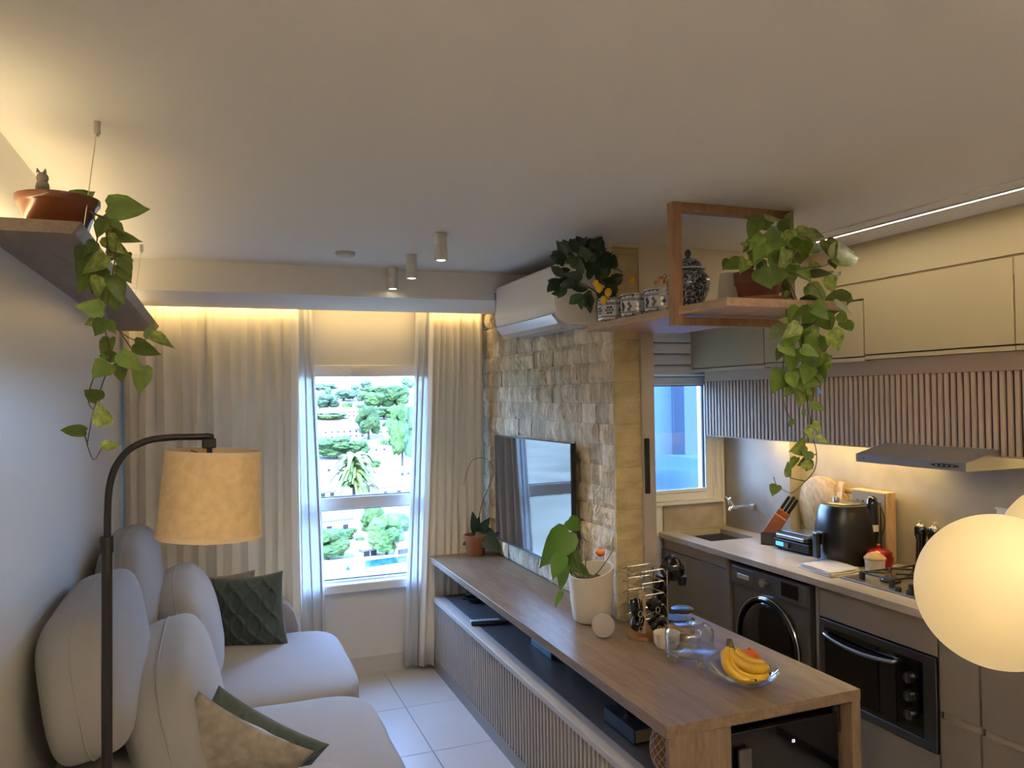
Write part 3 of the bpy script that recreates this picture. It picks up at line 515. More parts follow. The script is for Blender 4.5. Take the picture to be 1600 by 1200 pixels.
for z in [.752-.1*4+.1*k for k in range(22)]:
    hh = min(.1, 2.487-z)
    if hh < .02: continue
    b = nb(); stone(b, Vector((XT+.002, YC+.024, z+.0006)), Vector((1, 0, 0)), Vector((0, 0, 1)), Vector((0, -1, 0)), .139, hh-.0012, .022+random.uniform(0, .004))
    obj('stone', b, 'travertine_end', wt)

# windows
def win(name, x0, x1, z0, z1, y, fr, label, rail=None, glassM='window_glass', fmat='frame_white'):
    b = nb()
    box(b, x0, x0+fr, y, y+.06, z0, z1, .004); box(b, x1-fr, x1, y, y+.06, z0, z1, .004)
    box(b, x0+fr, x1-fr, y, y+.06, z1-fr, z1, .004); box(b, x0+fr, x1-fr, y, y+.06, z0, z0+fr, .004)
    w_ = struct(name, b, fmat, label)
    zs = [z0+fr, z1-fr]
    if rail:
        b = nb(); box(b, x0+fr, x1-fr, y+.002, y+.055, rail[0], rail[1], .004); obj('rail', b, fmat, w_); zs = [z0+fr, rail[0], rail[1], z1-fr]
    for k in range(0, len(zs), 2):
        b = nb(); box(b, x0+fr-.004, x1-fr+.004, y+.028, y+.030, zs[k]-.004, zs[k+1]+.004); obj('pane', b, glassM, w_)
        b = nb(); g_ = .006
        box(b, x0+fr, x0+fr+g_, y+.02, y+.038, zs[k], zs[k+1]); box(b, x1-fr-g_, x1-fr, y+.02, y+.038, zs[k], zs[k+1])
        box(b, x0+fr, x1-fr, y+.02, y+.038, zs[k], zs[k]+g_); box(b, x0+fr, x1-fr, y+.02, y+.038, zs[k+1]-g_, zs[k+1])
        obj('gasket', b, 'black_matte', w_)
    return w_
w1 = win('window_1', WX0, WX1, WZ0, WZ1, YF+.03, .045, 'white living room window between the curtains', (1.068, 1.148))
b = nb(); box(b, WX0-.03, WX1+.03, YF-.028, YF+.03, WZ0-.03, WZ0+.03, .006); obj('sill', b, 'frame_white', w1)
b = nb(); box(b, WX0, WX1, YF-.02, YF+.03, WZ1-.075, WZ1, .004)
for k in range(3): box(b, .84, .97, YF-.026, YF-.018, WZ1-.066+.02*k, WZ1-.056+.02*k)
obj('vent', b, 'frame_white', w1)
w2 = win('window_2', KX0, KX1, KZ0, KZ1, YK-.02, .055, 'kitchen window above the sink', None)
b = nb(); box(b, KX0+.055, KX1-.055, YK-.03, YK-.005, KZ0+.055, 1.165); box(b, KX0-.02, KX1+.06, YK-.05, YK, KZ0-.02, KZ0+.0); box(b, KX1, XR-.01, YK-.02, YK, KZ0, KZ1)
obj('sill', b, 'frame_white', w2)
b = nb()
for k in range(4): box(b, 1.96, 3.12, YK-.085, YK-.02, 1.905+.072*k, 1.972+.072*k, .012, 2)
bl = obj('roller_shutter', b, 'white_paint', None, (2.5, YK-.05, 1.9)); tag(bl, 'white slatted shutter box above the kitchen window', 'shutter')
b = nb(); tube(b, [(3.118, YK-.04, 1.9), (3.118, YK-.04, 1.45), (3.12, YK-.04, 1.16)], .003, 6); tube(b, [(3.155, YK-.04, 1.9), (3.16, YK-.04, 1.5), (3.17, YK-.04, .93)], .0025, 6)
tag(obj('blind_cord', b, 'plastic_white', None, (3.12, YK-.04, 1.16)), 'thin cords hanging beside the kitchen window', 'cord')

# ------------------------------------------------------------------ outdoors (four storeys below)
GZ = -33.0
b = nb(); tt = bmesh.new(); prof = [(-40, -34), (7.5, -33), (450, -33), (1000, 8), (1300, 8), (1300, -60), (-40, -60)]
A_ = [tt.verts.new((-900, y, z)) for y, z in prof]; B_ = [tt.verts.new((1500, y, z)) for y, z in prof]
tt.faces.new(A_); tt.faces.new(B_[::-1])
for i in range(len(prof)): tt.faces.new((A_[i], B_[i], B_[(i+1) % len(prof)], A_[(i+1) % len(prof)]))
bmesh.ops.recalc_face_normals(tt, faces=tt.faces); merge(b, tt); struct('ground', b, 'earth')
b = nb(); prism(b, [(48, 177), (60, 172), (110, 440), (100, 442)], GZ, GZ+.12); st = struct('street', b, 'asphalt')
random.seed(3)
def crown_mesh(name, mat, kind):
    bm = nb(); r = random.Random(kind)
    for k in range(26):
        a = r.uniform(0, 6.28); h = r.uniform(-.5, .62); rad = .62*math.sqrt(max(.05, 1-(h/.75)**2))*r.uniform(.6, 1)
        ball(bm, (rad*math.cos(a), rad*math.sin(a), h), r.uniform(.24, .38), 3)
    for v in bm.verts:
        v.co += Vector((noise.noise(v.co*5), noise.noise(v.co*5+Vector((9, 0, 0))), noise.noise(v.co*5+Vector((0, 9, 0)))))*.09+v.co.normalized()*(.10*noise.noise(v.co*11)+.06*noise.noise(v.co*23))
    me = D.meshes.new(name); bm.to_mesh(me); bm.free(); me.materials.append(MAT[mat]); return me
CG = [crown_mesh('crown', 'crown_green', k) for k in (1, 2)]; CBl = [crown_mesh('crown', 'crown_blue', k) for k in (3, 4)]
tb = nb(); cyl(tb, (0, 0, 0), (0, 0, 1), .5, .32, 8); TRK = D.meshes.new('trunk'); tb.to_mesh(TRK); tb.free(); TRK.materials.append(MAT['bark'])
def tree(x, y, GZ, wd, ht, label, far=False, group=None):
    t = thing('tree', label, 'tree', (x, y, GZ), group)
    M = Matrix.Translation((x, y, GZ+ht*.58)) @ Matrix.Diagonal((wd/1.7, wd/1.7, ht*.42/.85, 1)) @ Matrix.Rotation(random.uniform(0, 6), 4, 'Z')
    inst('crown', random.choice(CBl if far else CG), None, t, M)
    inst('trunk', TRK, None, t, Matrix.Translation((x, y, GZ)) @ Matrix.Diagonal((wd*.1, wd*.1, ht*.45, 1)))
    return t
def house(x, y, GZ, wx, wy, h, rf, rh, label, rot=0.0, tower=False):
    t = thing('house', label, 'building', (x, y, GZ))
    R = Matrix.Translation((x, y, GZ)) @ Matrix.Rotation(rot, 4, 'Z')
    b = nb(); box(b, -wx/2, wx/2, -wy/2, wy/2, 0, h, M=R); obj('wall', b, 'house_white', t)
    b = nb(); o_ = .5
    if rh > .5:
        tt = bmesh.new(); q = [tt.verts.new(p) for p in ((-wx/2-o_, -wy/2-o_, h), (wx/2+o_, -wy/2-o_, h), (wx/2+o_, wy/2+o_, h), (-wx/2-o_, wy/2+o_, h), (-wx/2-o_, 0, h+rh), (wx/2+o_, 0, h+rh))]
        for f in ((0, 1, 5, 4), (2, 3, 4, 5), (0, 4, 3), (1, 2, 5), (0, 3, 2, 1)): tt.faces.new([q[i] for i in f])
        merge(b, tt, R)
    else: box(b, -wx/2-.3, wx/2+.3, -wy/2-.3, wy/2+.3, h, h+.3, M=R)
    obj('roof', b, rf, t)
    nz_ = max(1, int(h//3)); nx = max(2, int(wx//4))
    for i in range(nx):
        for k in range(nz_):
            b = nb(); cx = -wx/2+(i+.5)*wx/nx; cz = h/nz_*(k+.5)
            box(b, cx-.7, cx+.7, -wy/2-.06, -wy/2+.02, cz-.6, cz+.6, M=R); obj('window', b, 'pane_dark', t)
    return t
tree(88.2, 382.9, -34.0, 14.2, 32.0, 'bushy tree beside the right window jamb, tallest of the middle distance', False)
tree(98.4, 527.9, -28.2, 17.1, 23.9, 'cone shaped tree standing alone in the middle of the town', False)
tree(64.9, 451.2, -33.9, 28.1, 13.5, 'wide low tree at the left jamb above the palm', False)
tree(76.9, 444.7, -34.0, 12.5, 11.1, 'rounded tree just right of the wide low tree', False)
tree(149.0, 744.5, -12.0, 35.5, 24.4, 'broad tree at the middle of the skyline', False)
tree(167.1, 746.9, -11.9, 27.7, 24.6, 'dense tree at the right of the skyline', False)
tree(130.8, 990.0, 8.4, 31.9, 11.1, 'bluish tree clump at the far left of the skyline', True)
tree(163.7, 967.8, 4.6, 12.5, 12.1, 'small bluish tree under the pale tower', True)
tree(181.7, 987.9, 6.1, 17.1, 16.1, 'tall bluish tree right of the pale tower', True)
tree(135.0, 869.8, -2.7, 28.1, 13.0, 'hazy tree row left of the middle of the skyline', True)
tree(103.0, 763.0, -10.7, 21.3, 15.2, 'hazy tree above the white roofs at the left', True)
tree(136.4, 659.8, -18.4, 18.6, 11.6, 'small yellowish tree above the flat white roof', False)
tree(92.7, 671.4, -17.5, 28.8, 6.7, 'low hedge tree between two pale roofs', False)
tree(235.4, 990.0, 8.7, 19.5, 17.6, 'bluish tree at the right end of the skyline', True)
tree(22.6, 170.0, -34.0, 9.1, 7.6, 'round tree at the lower left behind the lower pane', False)
tree(35.2, 169.3, -34.0, 8.5, 9.8, 'round tree at the lower right behind the lower pane', False)
tree(44.3, 198.4, -34.0, 6.5, 5.5, 'small tree in the right of the lower pane', False)
tree(36.1, 190.3, -34.0, 5.4, 9.6, 'slim yellow green tree in the middle of the lower pane', False)
tree(29.8, 193.5, -34.0, 4.6, 3.4, 'low shrub tree left in the lower pane', False)
tree(137.7, 598.2, -23.0, 15.7, 7.6, 'flat tree row right of the white warehouse', False)
house(102.4, 685.6, -15.9, 30.7, 21.5, 6.6, 'roof_pale', 2.4784220422943024, 'long pale roofed house at the left of the middle distance', 0.25)
house(80.2, 543.9, -26.5, 30.9, 21.6, 6.7, 'roof_pale', 3.3695422400772665, 'largest white house at the left jamb', 0.25)
house(150.5, 655.8, -18.2, 17.2, 12.0, 6.4, 'roof_pale', 0, 'flat white warehouse at the right jamb', 0.25)
house(115.0, 557.1, -25.5, 14.5, 10.2, 4.6, 'roof_pale', 1.1620902276560099, 'small pale house right of the cone shaped tree', 0.25)
house(51.3, 371.3, -33.5, 9.6, 6.7, 3.1, 'roof_pale', 0.7657809446362057, 'white shed under the wide low tree', 0.25)
house(36.6, 280.5, -33.5, 6.7, 4.7, 2.3, 'roof_clay', 0.8669983034454823, 'small clay roofed house at the lower left', 0.25)
house(56.8, 270.1, -33.5, 10.3, 7.2, 4.1, 'roof_clay', 1.5507708530700124, 'tan roofed house right of the palm', 0.25)
house(172.4, 990.0, 12.4, 12.0, 8.4, 12.3, 'house_white', 0, 'pale tower block on the skyline', 0.25)
house(116.2, 821.2, -5.8, 14.1, 9.9, 4.5, 'roof_pale', 1.1296161642156874, 'distant white house at the far left', 0.25)
house(78.4, 339.1, -33.5, 5.9, 4.1, 2.1, 'roof_metal', 0, 'grey flat roofed house by the right jamb', 0.25)
house(28.5, 204.1, -33.5, 8.8, 6.1, 4.2, 'roof_metal', 1.052738106902694, 'pale blue roofed shed in the lower pane', 0.25)
house(31.4, 171.1, -33.5, 3.3, 2.3, 2.1, 'roof_pale', 0.5331405221264557, 'white house between the trees in the lower pane', 0.25)
house(38.2, 167.7, -33.5, 2.9, 2.1, 3.0, 'roof_clay', 0.7615165886719781, 'house corner at the right of the lower pane', 0.25)
house(93.4, 472.1, -31.9, 10.7, 7.5, 3.3, 'roof_pale', 0.8193009799796072, 'white house left of the street', 0.25)
tree(151.1, 642.1, -19.7, 8.5, 7.5, 'small tree among many others scattered through the town', False, 'scattered trees of the town')
tree(120.2, 751.1, -11.6, 11.3, 8.5, 'small tree among many others scattered through the town', False, 'scattered trees of the town')
tree(107.1, 494.2, -30.7, 5.6, 6.4, 'small tree among many others scattered through the town', False, 'scattered trees of the town')
tree(66.6, 297.5, -34.0, 4.3, 3.2, 'small tree among many others scattered through the town', False, 'scattered trees of the town')
tree(167.9, 887.8, -1.4, 10.1, 8.6, 'small tree among many others scattered through the town', True, 'scattered trees of the town')
tree(51.8, 284.1, -34.0, 3.7, 3.7, 'small tree among many others scattered through the town', False, 'scattered trees of the town')
tree(122.1, 575.3, -24.7, 5.1, 6.9, 'small tree among many others scattered through the town', False, 'scattered trees of the town')
tree(100.3, 485.9, -31.3, 5.5, 6.1, 'small tree among many others scattered through the town', False, 'scattered trees of the town')
tree(32.9, 201.7, -34.0, 2.6, 2.2, 'small tree among many others scattered through the town', False, 'scattered trees of the town')
tree(129.4, 731.1, -13.0, 10.4, 8.2, 'small tree among many others scattered through the town', False, 'scattered trees of the town')
tree(37.5, 177.4, -34.0, 2.1, 1.9, 'small tree among many others scattered through the town', False, 'scattered trees of the town')
tree(74.8, 384.7, -34.0, 5.6, 4.3, 'small tree among many others scattered through the town', False, 'scattered trees of the town')
tree(92.6, 692.0, -16.0, 10.4, 5.6, 'small tree among many others scattered through the town', False, 'scattered trees of the town')
tree(187.5, 982.6, 5.7, 13.1, 8.2, 'small tree among many others scattered through the town', True, 'scattered trees of the town')
tree(35.8, 233.2, -34.0, 3.1, 1.8, 'small tree among many others scattered through the town', False, 'scattered trees of the town')
tree(147.2, 886.1, -1.5, 6.9, 10.5, 'small tree among many others scattered through the town', True, 'scattered trees of the town')
tree(114.0, 891.0, -1.1, 10.2, 6.7, 'small tree among many others scattered through the town', True, 'scattered trees of the town')
tree(132.4, 689.0, -16.2, 7.0, 7.7, 'small tree among many others scattered through the town', False, 'scattered trees of the town')
tree(123.0, 585.9, -23.9, 6.9, 6.5, 'small tree among many others scattered through the town', False, 'scattered trees of the town')
tree(115.9, 886.5, -1.5, 9.8, 7.8, 'small tree among many others scattered through the town', True, 'scattered trees of the town')
tree(170.7, 850.4, -4.2, 9.8, 10.4, 'small tree among many others scattered through the town', True, 'scattered trees of the town')
tree(58.1, 324.0, -34.0, 3.9, 3.2, 'small tree among many others scattered through the town', False, 'scattered trees of the town')
tree(98.6, 772.9, -9.9, 6.6, 6.6, 'small tree among many others scattered through the town', True, 'scattered trees of the town')
tree(157.7, 892.1, -1.0, 13.4, 8.0, 'small tree among many others scattered through the town', True, 'scattered trees of the town')
tree(33.0, 190.4, -34.0, 2.5, 1.7, 'small tree among many others scattered through the town', False, 'scattered trees of the town')
tree(158.8, 916.4, 0.8, 8.0, 9.7, 'small tree among many others scattered through the town', True, 'scattered trees of the town')
tree(130.7, 964.4, 4.3, 8.8, 10.2, 'small tree among many others scattered through the town', True, 'scattered trees of the town')
tree(152.6, 857.4, -3.6, 11.2, 8.7, 'small tree among many others scattered through the town', True, 'scattered trees of the town')
tree(36.8, 202.8, -34.0, 2.4, 2.6, 'small tree among many others scattered through the town', False, 'scattered trees of the town')
tree(158.1, 786.7, -8.9, 9.6, 7.3, 'small tree among many others scattered through the town', True, 'scattered trees of the town')
PALM = (43.9, 263.8, 16.8, 18.2)
DECK = [(19.0, 154.5), (37.2, 156.5), (39.8, 167.1), (20.6, 167.4)]
POOL = [(24.1, 155.6), (37.2, 158.4), (38.6, 164.6), (25.8, 162.4)]
# a palm made of arching fronds, the pool, and the wall of the neighbouring block behind the kitchen window
pt = thing('palm', 'bright feathery palm in the middle of the window view', 'tree', (PALM[0], PALM[1], GZ))
b = nb()
for k in range(70):
    a = random.uniform(0, 6.28); h = PALM[3]*random.uniform(.25, .85); ln = PALM[2]*.5*random.uniform(.7, 1.05)
    d_ = Vector((math.cos(a), math.sin(a), 0)); s_ = Vector((-math.sin(a), math.cos(a), 0)); pv = None
    for i in range(8):
        u = i/7; p_ = Vector((PALM[0], PALM[1], GZ+h))+d_*ln*u+Vector((0, 0, 1))*ln*(.9*u-1.3*u*u)
        wv = ln*.20*(1-u*.8); q = (b.verts.new(p_-s_*wv-Vector((0, 0, wv*.5))), b.verts.new(p_), b.verts.new(p_+s_*wv-Vector((0, 0, wv*.5))))
        if pv: b.faces.new((pv[0], q[0], q[1], pv[1])); b.faces.new((pv[1], q[1], q[2], pv[2]))
        pv = q
o = obj('fronds', b, 'palm_green', pt); o['kind'] = 'stuff'
b = nb(); tube(b, [(PALM[0], PALM[1], GZ), (PALM[0]+.3, PALM[1], GZ+PALM[3]*.7)], PALM[2]*.035, 8); obj('trunk', b, 'bark', pt)
pl = thing('swimming_pool', 'blue swimming pool in a white deck at the foot of the view', 'pool', (DECK[0][0], DECK[0][1], GZ))
b = nb(); prism(b, DECK, GZ, GZ+.5); obj('deck', b, 'house_white', pl)
b = nb(); prism(b, POOL, GZ+.3, GZ+.56); obj('water', b, 'pool_blue', pl)
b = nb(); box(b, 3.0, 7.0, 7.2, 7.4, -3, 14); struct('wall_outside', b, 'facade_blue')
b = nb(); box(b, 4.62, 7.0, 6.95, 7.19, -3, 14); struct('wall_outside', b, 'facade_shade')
b = nb(); lathe(b, [(0, -2), (.60, -2), (.60, 1.05), (.57, 1.13), (.48, 1.18), (0, 1.20)], (4.02, 6.2, 0), 48)
tag(obj('water_tank', b, 'tank_blue', None, (4.02, 6.2, -2), 'auto'), 'rounded blue tank outside the kitchen window', 'tank')

# ------------------------------------------------------------------ living room
# curtains
def curtain(name, label, x0t, x1t, x0b, x1b, z0, z1, yc, pitch, amp, mat, sharp=1.0, seed=0, rows=16):
    r = random.Random(seed); t = bmesh.new(); n = int((x1b-x0b)/pitch*14)
    ph = [0]; 
    nf = max(2, int(round((x1b-x0b)/pitch)))
    ws = [r.uniform(.85, 1.15) for _ in range(nf)]; s_ = sum(ws); cum = [0]
    for q in ws: cum.append(cum[-1]+q/s_)
    grid = []
    for j in range(rows+1):
        v = j/rows; z = z1+(z0-z1)*v; row = []
        for i in range(n+1):
            u = i/n; k = 0
            while k < nf-1 and u > cum[k+1]: k += 1
            f = (u-cum[k])/(cum[k+1]-cum[k])
            yy = (amp-2*amp*abs(math.sin(PI*f))**.55)*(.8+.2*math.sin(k*1.7))*(.72+.28*v)
            x = (x0t+(x1t-x0t)*u)*(1-v)+(x0b+(x1b-x0b)*u)*v + .014*math.sin(2*PI*f)*sharp + .006*math.sin(v*5+k*2.1)
            row.append(t.verts.new((x, yc+yy+.004*math.sin(v*7+k), z)))
        grid.append(row)
    for j in range(rows):
        for i in range(n): t.faces.new((grid[j][i], grid[j+1][i], grid[j+1][i+1], grid[j][i+1]))
    b = nb(); merge(b, t)
    o = obj(name, b, mat, None, ((x0b+x1b)/2, yc, z0), True)
    md = o.modifiers.new('thickness', 'SOLIDIFY'); md.thickness = .0025
    return tag(o, label, 'curtain')
curtain('curtain', 'wide pleated greige curtain behind the sofa', -.495, .50, -.495, .50, .02, 2.42, 4.985, .093, .034, 'curtain_cloth', 1, 1)
curtain('sheer_curtain', 'pale sheer curtain edge at the left of the window', .455, .600, .49, .655, .02, 2.42, 5.03, .05, .014, 'sheer_cloth', 1, 2)
curtain('sheer_curtain', 'pale sheer curtain edge at the right of the window', 1.265, 1.39, 1.155, 1.30, .03, 2.42, 5.03, .05, .014, 'sheer_cloth', 1, 3)
curtain('curtain', 'narrow pleated greige curtain between window and stone wall', 1.35, 1.715, 1.245, 1.715, .03, 2.42, 4.985, .062, .026, 'curtain_cloth', 1, 4)
b = nb(); box(b, XL+.01, XT-.02, 4.965, 5.045, 2.42, 2.44); tag(obj('curtain_rail', b, 'white_paint', None, (.6, 5, 2.42)), 'white curtain rail hidden in the cove above the window', 'rail')
# cove light
t = thing('cove_light', 'warm light strip hidden above the curtains', 'light', (.6, 4.93, 2.39))
b = nb(); box(b, XL+.02, XT-.02, 4.902, 4.914, 2.385, 2.393); obj('strip', b, 'led_warm', t)
light('cove_area', 'AREA', (.6, 4.92, 2.40), E_COVE, WARM, (math.radians(30), 0, 0), shape='RECTANGLE', size=2.2, size_y=.03)

# wall shelf on the left with hidden light and cables
sh = thing('wall_shelf', 'brown wall shelf hung by steel cables above the sofa', 'shelf', (XL, 2.09, 2.2))
b = nb(); tt = bmesh.new()
q = [tt.verts.new((x, y, z)) for y in (2.09, 4.93) for x, z in ((XL, 2.2), (-.31, 2.2), (-.29, 2.23), (XL, 2.23))]
for f in ((0, 1, 2, 3), (7, 6, 5, 4), (0, 4, 5, 1), (1, 5, 6, 2), (2, 6, 7, 3), (3, 7, 4, 0)): tt.faces.new([q[i] for i in f])
bmesh.ops.recalc_face_normals(tt, faces=tt.faces); merge(b, tt); obj('board', b, 'shelf_brown', sh)
for x, y in ((-.265, 2.17), (-.295, 3.83)):
    b = nb(); tube(b, [(x, y, 2.485), (x-.035, y+.02, 2.225)], .0013, 6); obj('cable', b, 'chrome_wire', sh)
    b = nb(); cyl(b, (x, y, 2.5), (x, y, 2.468), .008, seg=14); cyl(b, (x, y, 2.468), (x, y, 2.462), .004, seg=10); obj('cable_anchor', b, 'steel', sh)
b = nb(); box(b, XL+.006, XL+.020, 2.12, 4.9, 2.231, 2.238); obj('led_strip', b, 'led_warm', sh)
light('shelf_area', 'AREA', (XL+.045, 3.2, 2.245), E_SHELF, WARM2, (math.radians(180), math.radians(-12), 0), shape='RECTANGLE', size=.03, size_y=2.9)

# pothos on the wall shelf
POT = (-.362, 2.235)
pp = thing('hanging_pothos', 'trailing pothos in a glossy terracotta bowl on the left wall shelf', 'plant', (POT[0], POT[1], 2.23))
b = nb(); lathe(b, [(0, 0), (.062, 0), (.068, .004), (.088, .062), (.092, .066), (.095, .070), (.096, .084), (.090, .085), (.086, .070), (.060, .012), (0, .012)], (POT[0], POT[1], 2.23), 40); po = obj('pot', b, 'terracotta', pp, None, 'auto')
b = nb(); lathe(b, [(0, .066), (.05, .066), (.086, .060)], (POT[0], POT[1], 2.23), 24); obj('soil', b, 'soil', pp)
for v in VINES_LEFT:
    b = nb(); tube(b, v, .0022, 6, .0013, 6); obj('vine', b, 'vine', pp, None, True)
LM = [leaf_mesh('leaf', 'pothos_leaf', .16, .10, True, k) for k in range(3)]+[leaf_mesh('leaf', 'pothos_leaf', .26, .30, True, 7), leaf_mesh('leaf', 'pothos_leaf_variegated', .2, .2, True, 8)]
rr = random.Random(4)
for d in LEAVES_LEFT: put_leaf(LM, d, pp, rr, .42, .1)
ow = nb(); ball(ow, (-.39, 2.20, 2.355), .014, 2, (1, 1, 1.1)); ball(ow, (-.39, 2.20, 2.332), .016, 2, (1, 1, 1.3)); cyl(ow, (-.39, 2.20, 2.325), (-.39, 2.2, 2.28), .004, seg=8)
cyl(ow, (-.383, 2.189, 2.366), (-.381, 2.187, 2.376), .005, .001, 8); cyl(ow, (-.397, 2.189, 2.366), (-.399, 2.187, 2.376), .005, .001, 8)
tag(obj('bird_ornament', ow, 'owl_grey', None, (-.39, 2.2, 2.28), True), 'small grey owl stake in the terracotta bowl of the left pothos', 'ornament')

# ceiling spots and smoke detector
for k, (x, y, lab) in enumerate(((.92, 3.21, 'surface spotlight nearest the camera of the ceiling row'), (.92, 3.74, 'middle surface spotlight of the ceiling row'), (.912, 4.135, 'surface spotlight closest to the dropped beam'))):
    t = thing('ceiling_spotlight', lab, 'light', (x, y, 2.5), 'ceiling spotlights')
    b = nb(); lathe(b, [(.010, -.112), (.0225, -.118), (.0265, -.118), (.0275, -.116), (.0275, -.056), (.0265, -.055), (.0265, -.052), (.0275, -.051), (.0275, -.002), (.026, 0), (0, 0)], (x, y, 2.5), 28); obj('housing', b, 'spot_white', t, None, 'auto')
    b = nb(); lathe(b, [(0, -.1125), (.021, -.1135), (.021, -.1165), (0, -.1155)], (x, y, 2.5), 20); obj('lens', b, 'spot_glow', t)
    light('spot_lamp', 'SPOT', (x, y, 2.376), E_SPOT, (1, .80, .52), spot_size=math.radians(100), spot_blend=.6, shadow_soft_size=.02)
b = nb(); lathe(b, [(0, -.022), (.036, -.022), (.046, -.014), (.048, 0), (0, 0)], (.60, 3.76, 2.5), 28); tag(obj('smoke_detector', b, 'ac_grey', None, (.6, 3.76, 2.5), 'auto'), 'small round detector on the ceiling left of the spotlights', 'detector')

# floor lamp
LX, LY = -.257, 2.2
t = thing('floor_lamp', 'black arched floor lamp with a beige linen drum shade', 'lamp', (LX, LY, 0))
b = nb(); lathe(b, [(0, 0), (.135, 0), (.135, .018), (.128, .024), (0, .026)], (LX, LY, 0), 40); obj('base', b, 'black_metal', t, None, 'auto')
b = nb(); tube(b, [(LX-.008, LY, .02), (LX+.003, LY, 1.44)], .0128, 16); obj('pole', b, 'black_metal', t, None, 'auto')
b = nb(); cyl(b, (LX+.003, LY, 1.418), (LX+.003, LY, 1.458), .0165, seg=20); obj('collar', b, 'black_metal', t, None, 'auto')
b = nb(); arc = [(LX+.004, LY, 1.45), (LX+.005, LY, 1.52), (LX+.010, LY, 1.585), (LX+.025, LY, 1.635), (LX+.055, LY, 1.675), (LX+.10, LY, 1.697), (LX+.15, LY, 1.703), (LX+.20, LY, 1.703), (LX+.238, LY, 1.702)]
tube(b, arc, .0088, 12, None, 5); obj('arm', b, 'black_metal', t, None, True)
b = nb(); box(b, LX+.228, LX+.263, LY-.017, LY+.017, 1.672, 1.697, .003); tube(b, [(LX+.238, LY, 1.703), (LX+.25, LY, 1.702), (LX+.25, LY, 1.69)], .0095, 10); tube(b, [(LX+.246, LY, 1.68), (LX+.246, LY, 1.62)], .007, 8); obj('socket', b, 'black_metal', t)
SM = Matrix.Translation((LX+.250, LY, 1.553)) @ Matrix.Rotation(math.radians(3.2), 4, 'Y')
b = nb(); R0, R1, hh = .1325, .1175, .112
lathe(b, [(R0, -hh), (R1, hh), (R1-.003, hh), (R0-.003, -hh), (R0, -hh)], (0, 0, 0), 56); bmesh.ops.transform(b, matrix=SM, verts=b.verts); sd = obj('lamp_shade', b, 'linen_shade', t, None, 'auto')
b = nb(); lathe(b, [(R0+.0012, -hh-.001), (R0+.0004, -hh+.010), (R0-.004, -hh+.010), (R0-.004, -hh-.001), (R0+.0012, -hh-.001)], (0, 0, 0), 56); bmesh.ops.transform(b, matrix=SM, verts=b.verts); obj('shade_trim', b, 'shade_trim', sd, None, 'auto')
b = nb(); lathe(b, [(R1+.0014, hh-.010), (R1+.0010, hh+.001), (R1-.004, hh+.001), (R1-.004, hh-.010), (R1+.0014, hh-.010)], (0, 0, 0), 56); bmesh.ops.transform(b, matrix=SM, verts=b.verts); obj('shade_trim', b, 'shade_trim', sd, None, 'auto')
b = nb(); 
for k in range(3): tube(b, [(.006*math.cos(k*2.1), .006*math.sin(k*2.1), hh-.02), (R1*math.cos(k*2.1), R1*math.sin(k*2.1), hh-.006)], .0016, 6)
bmesh.ops.transform(b, matrix=SM, verts=b.verts); obj('spider', b, 'black_metal', t)

# sofa
so = thing('sofa', 'light grey fabric sofa with thick back cushions along the left wall', 'sofa', (.05, 3.65, 0))
b = nb(); box(b, XL+.03, .60, 2.40, 4.92, .04, .27, .02, 2); obj('base', b, 'sofa_cloth', so)
b = nb(); box(b, XL+.02, -.20, 2.42, 4.90, .25, .66, .04, 3); obj('back_frame', b, 'sofa_cloth', so, None, 'auto')
for y0, y1 in ((2.615, 3.645), (3.655, 4.715)):
    M = Matrix.Translation((.265, (y0+y1)/2, .352)); b = nb(); softbox(b, .395, (y1-y0)/2, .105, 5.5, 20, M, .006, y0)
    for v in b.verts:
        if v.co.z > .4: v.co.z += .012*math.cos((v.co.x-.27)*3)*math.cos((v.co.y-(y0+y1)/2)*2.6)
    obj('seat_cushion', b, 'sofa_cloth', so, None, True)
def cushion(name, c, h, tilt, roll=0, k=3.6, seed=0):
    M = Matrix.Translation(c) @ Matrix.Rotation(math.radians(roll), 4, 'X') @ Matrix.Rotation(math.radians(tilt), 4, 'Y')
    b = nb(); softbox(b, h[0], h[1], h[2], k, 22, M, .007, seed, .10); o = obj(name, b, 'sofa_cloth', so, None, True)
    b = nb(); pts = []
    for i in range(65):
        a = 2*PI*i/64; cy, cz = math.cos(a), math.sin(a); s = (abs(cy)**k+abs(cz)**k)**(-1/k)
        pts.append(M @ Vector((h[0]*.02, h[1]*cy*s*1.004, h[2]*cz*s*1.004)))
    tube(b, pts, .0032, 6); obj('seam', b, 'sofa_cloth', o, None, True)
    return o
cushion('headrest_cushion', (-.360, 2.94, .955), (.118, .50, .215), -9, 0, 4.2, 1)
cushion('headrest_cushion', (-.355, 4.00, .955), (.115, .50, .240), -7, 0, 3.2, 2)
cushion('back_cushion', (-.130, 3.11, .690), (.135, .515, .245), -13, 0, 4.0, 3)
cushion('back_cushion', (-.125, 4.09, .715), (.135, .45, .265), -13, 0, 3.0, 4)
for y0, y1 in ((2.41, 2.60), (4.73, 4.925)):
    b = nb(); prof = [(XL+.03, .06), (.42, .06), (.46, .15), (.46, .46), (.44, .54), (.40, .595), (.33, .622), (XL+.03, .622)]
    M = Matrix(((1, 0, 0, 0), (0, 0, -1, y1), (0, 1, 0, 0), (0, 0, 0, 1))); prism(b, prof, 0, y1-y0, M, .028); obj('arm', b, 'sofa_cloth', so, None, 'auto')
for x, y in ((-.42, 2.5), (.5, 2.5), (-.42, 4.83), (.5, 4.83)):
    b = nb(); cyl(b, (x, y, 0), (x, y, .06), .022, seg=12); obj('foot', b, 'black_plastic', so)

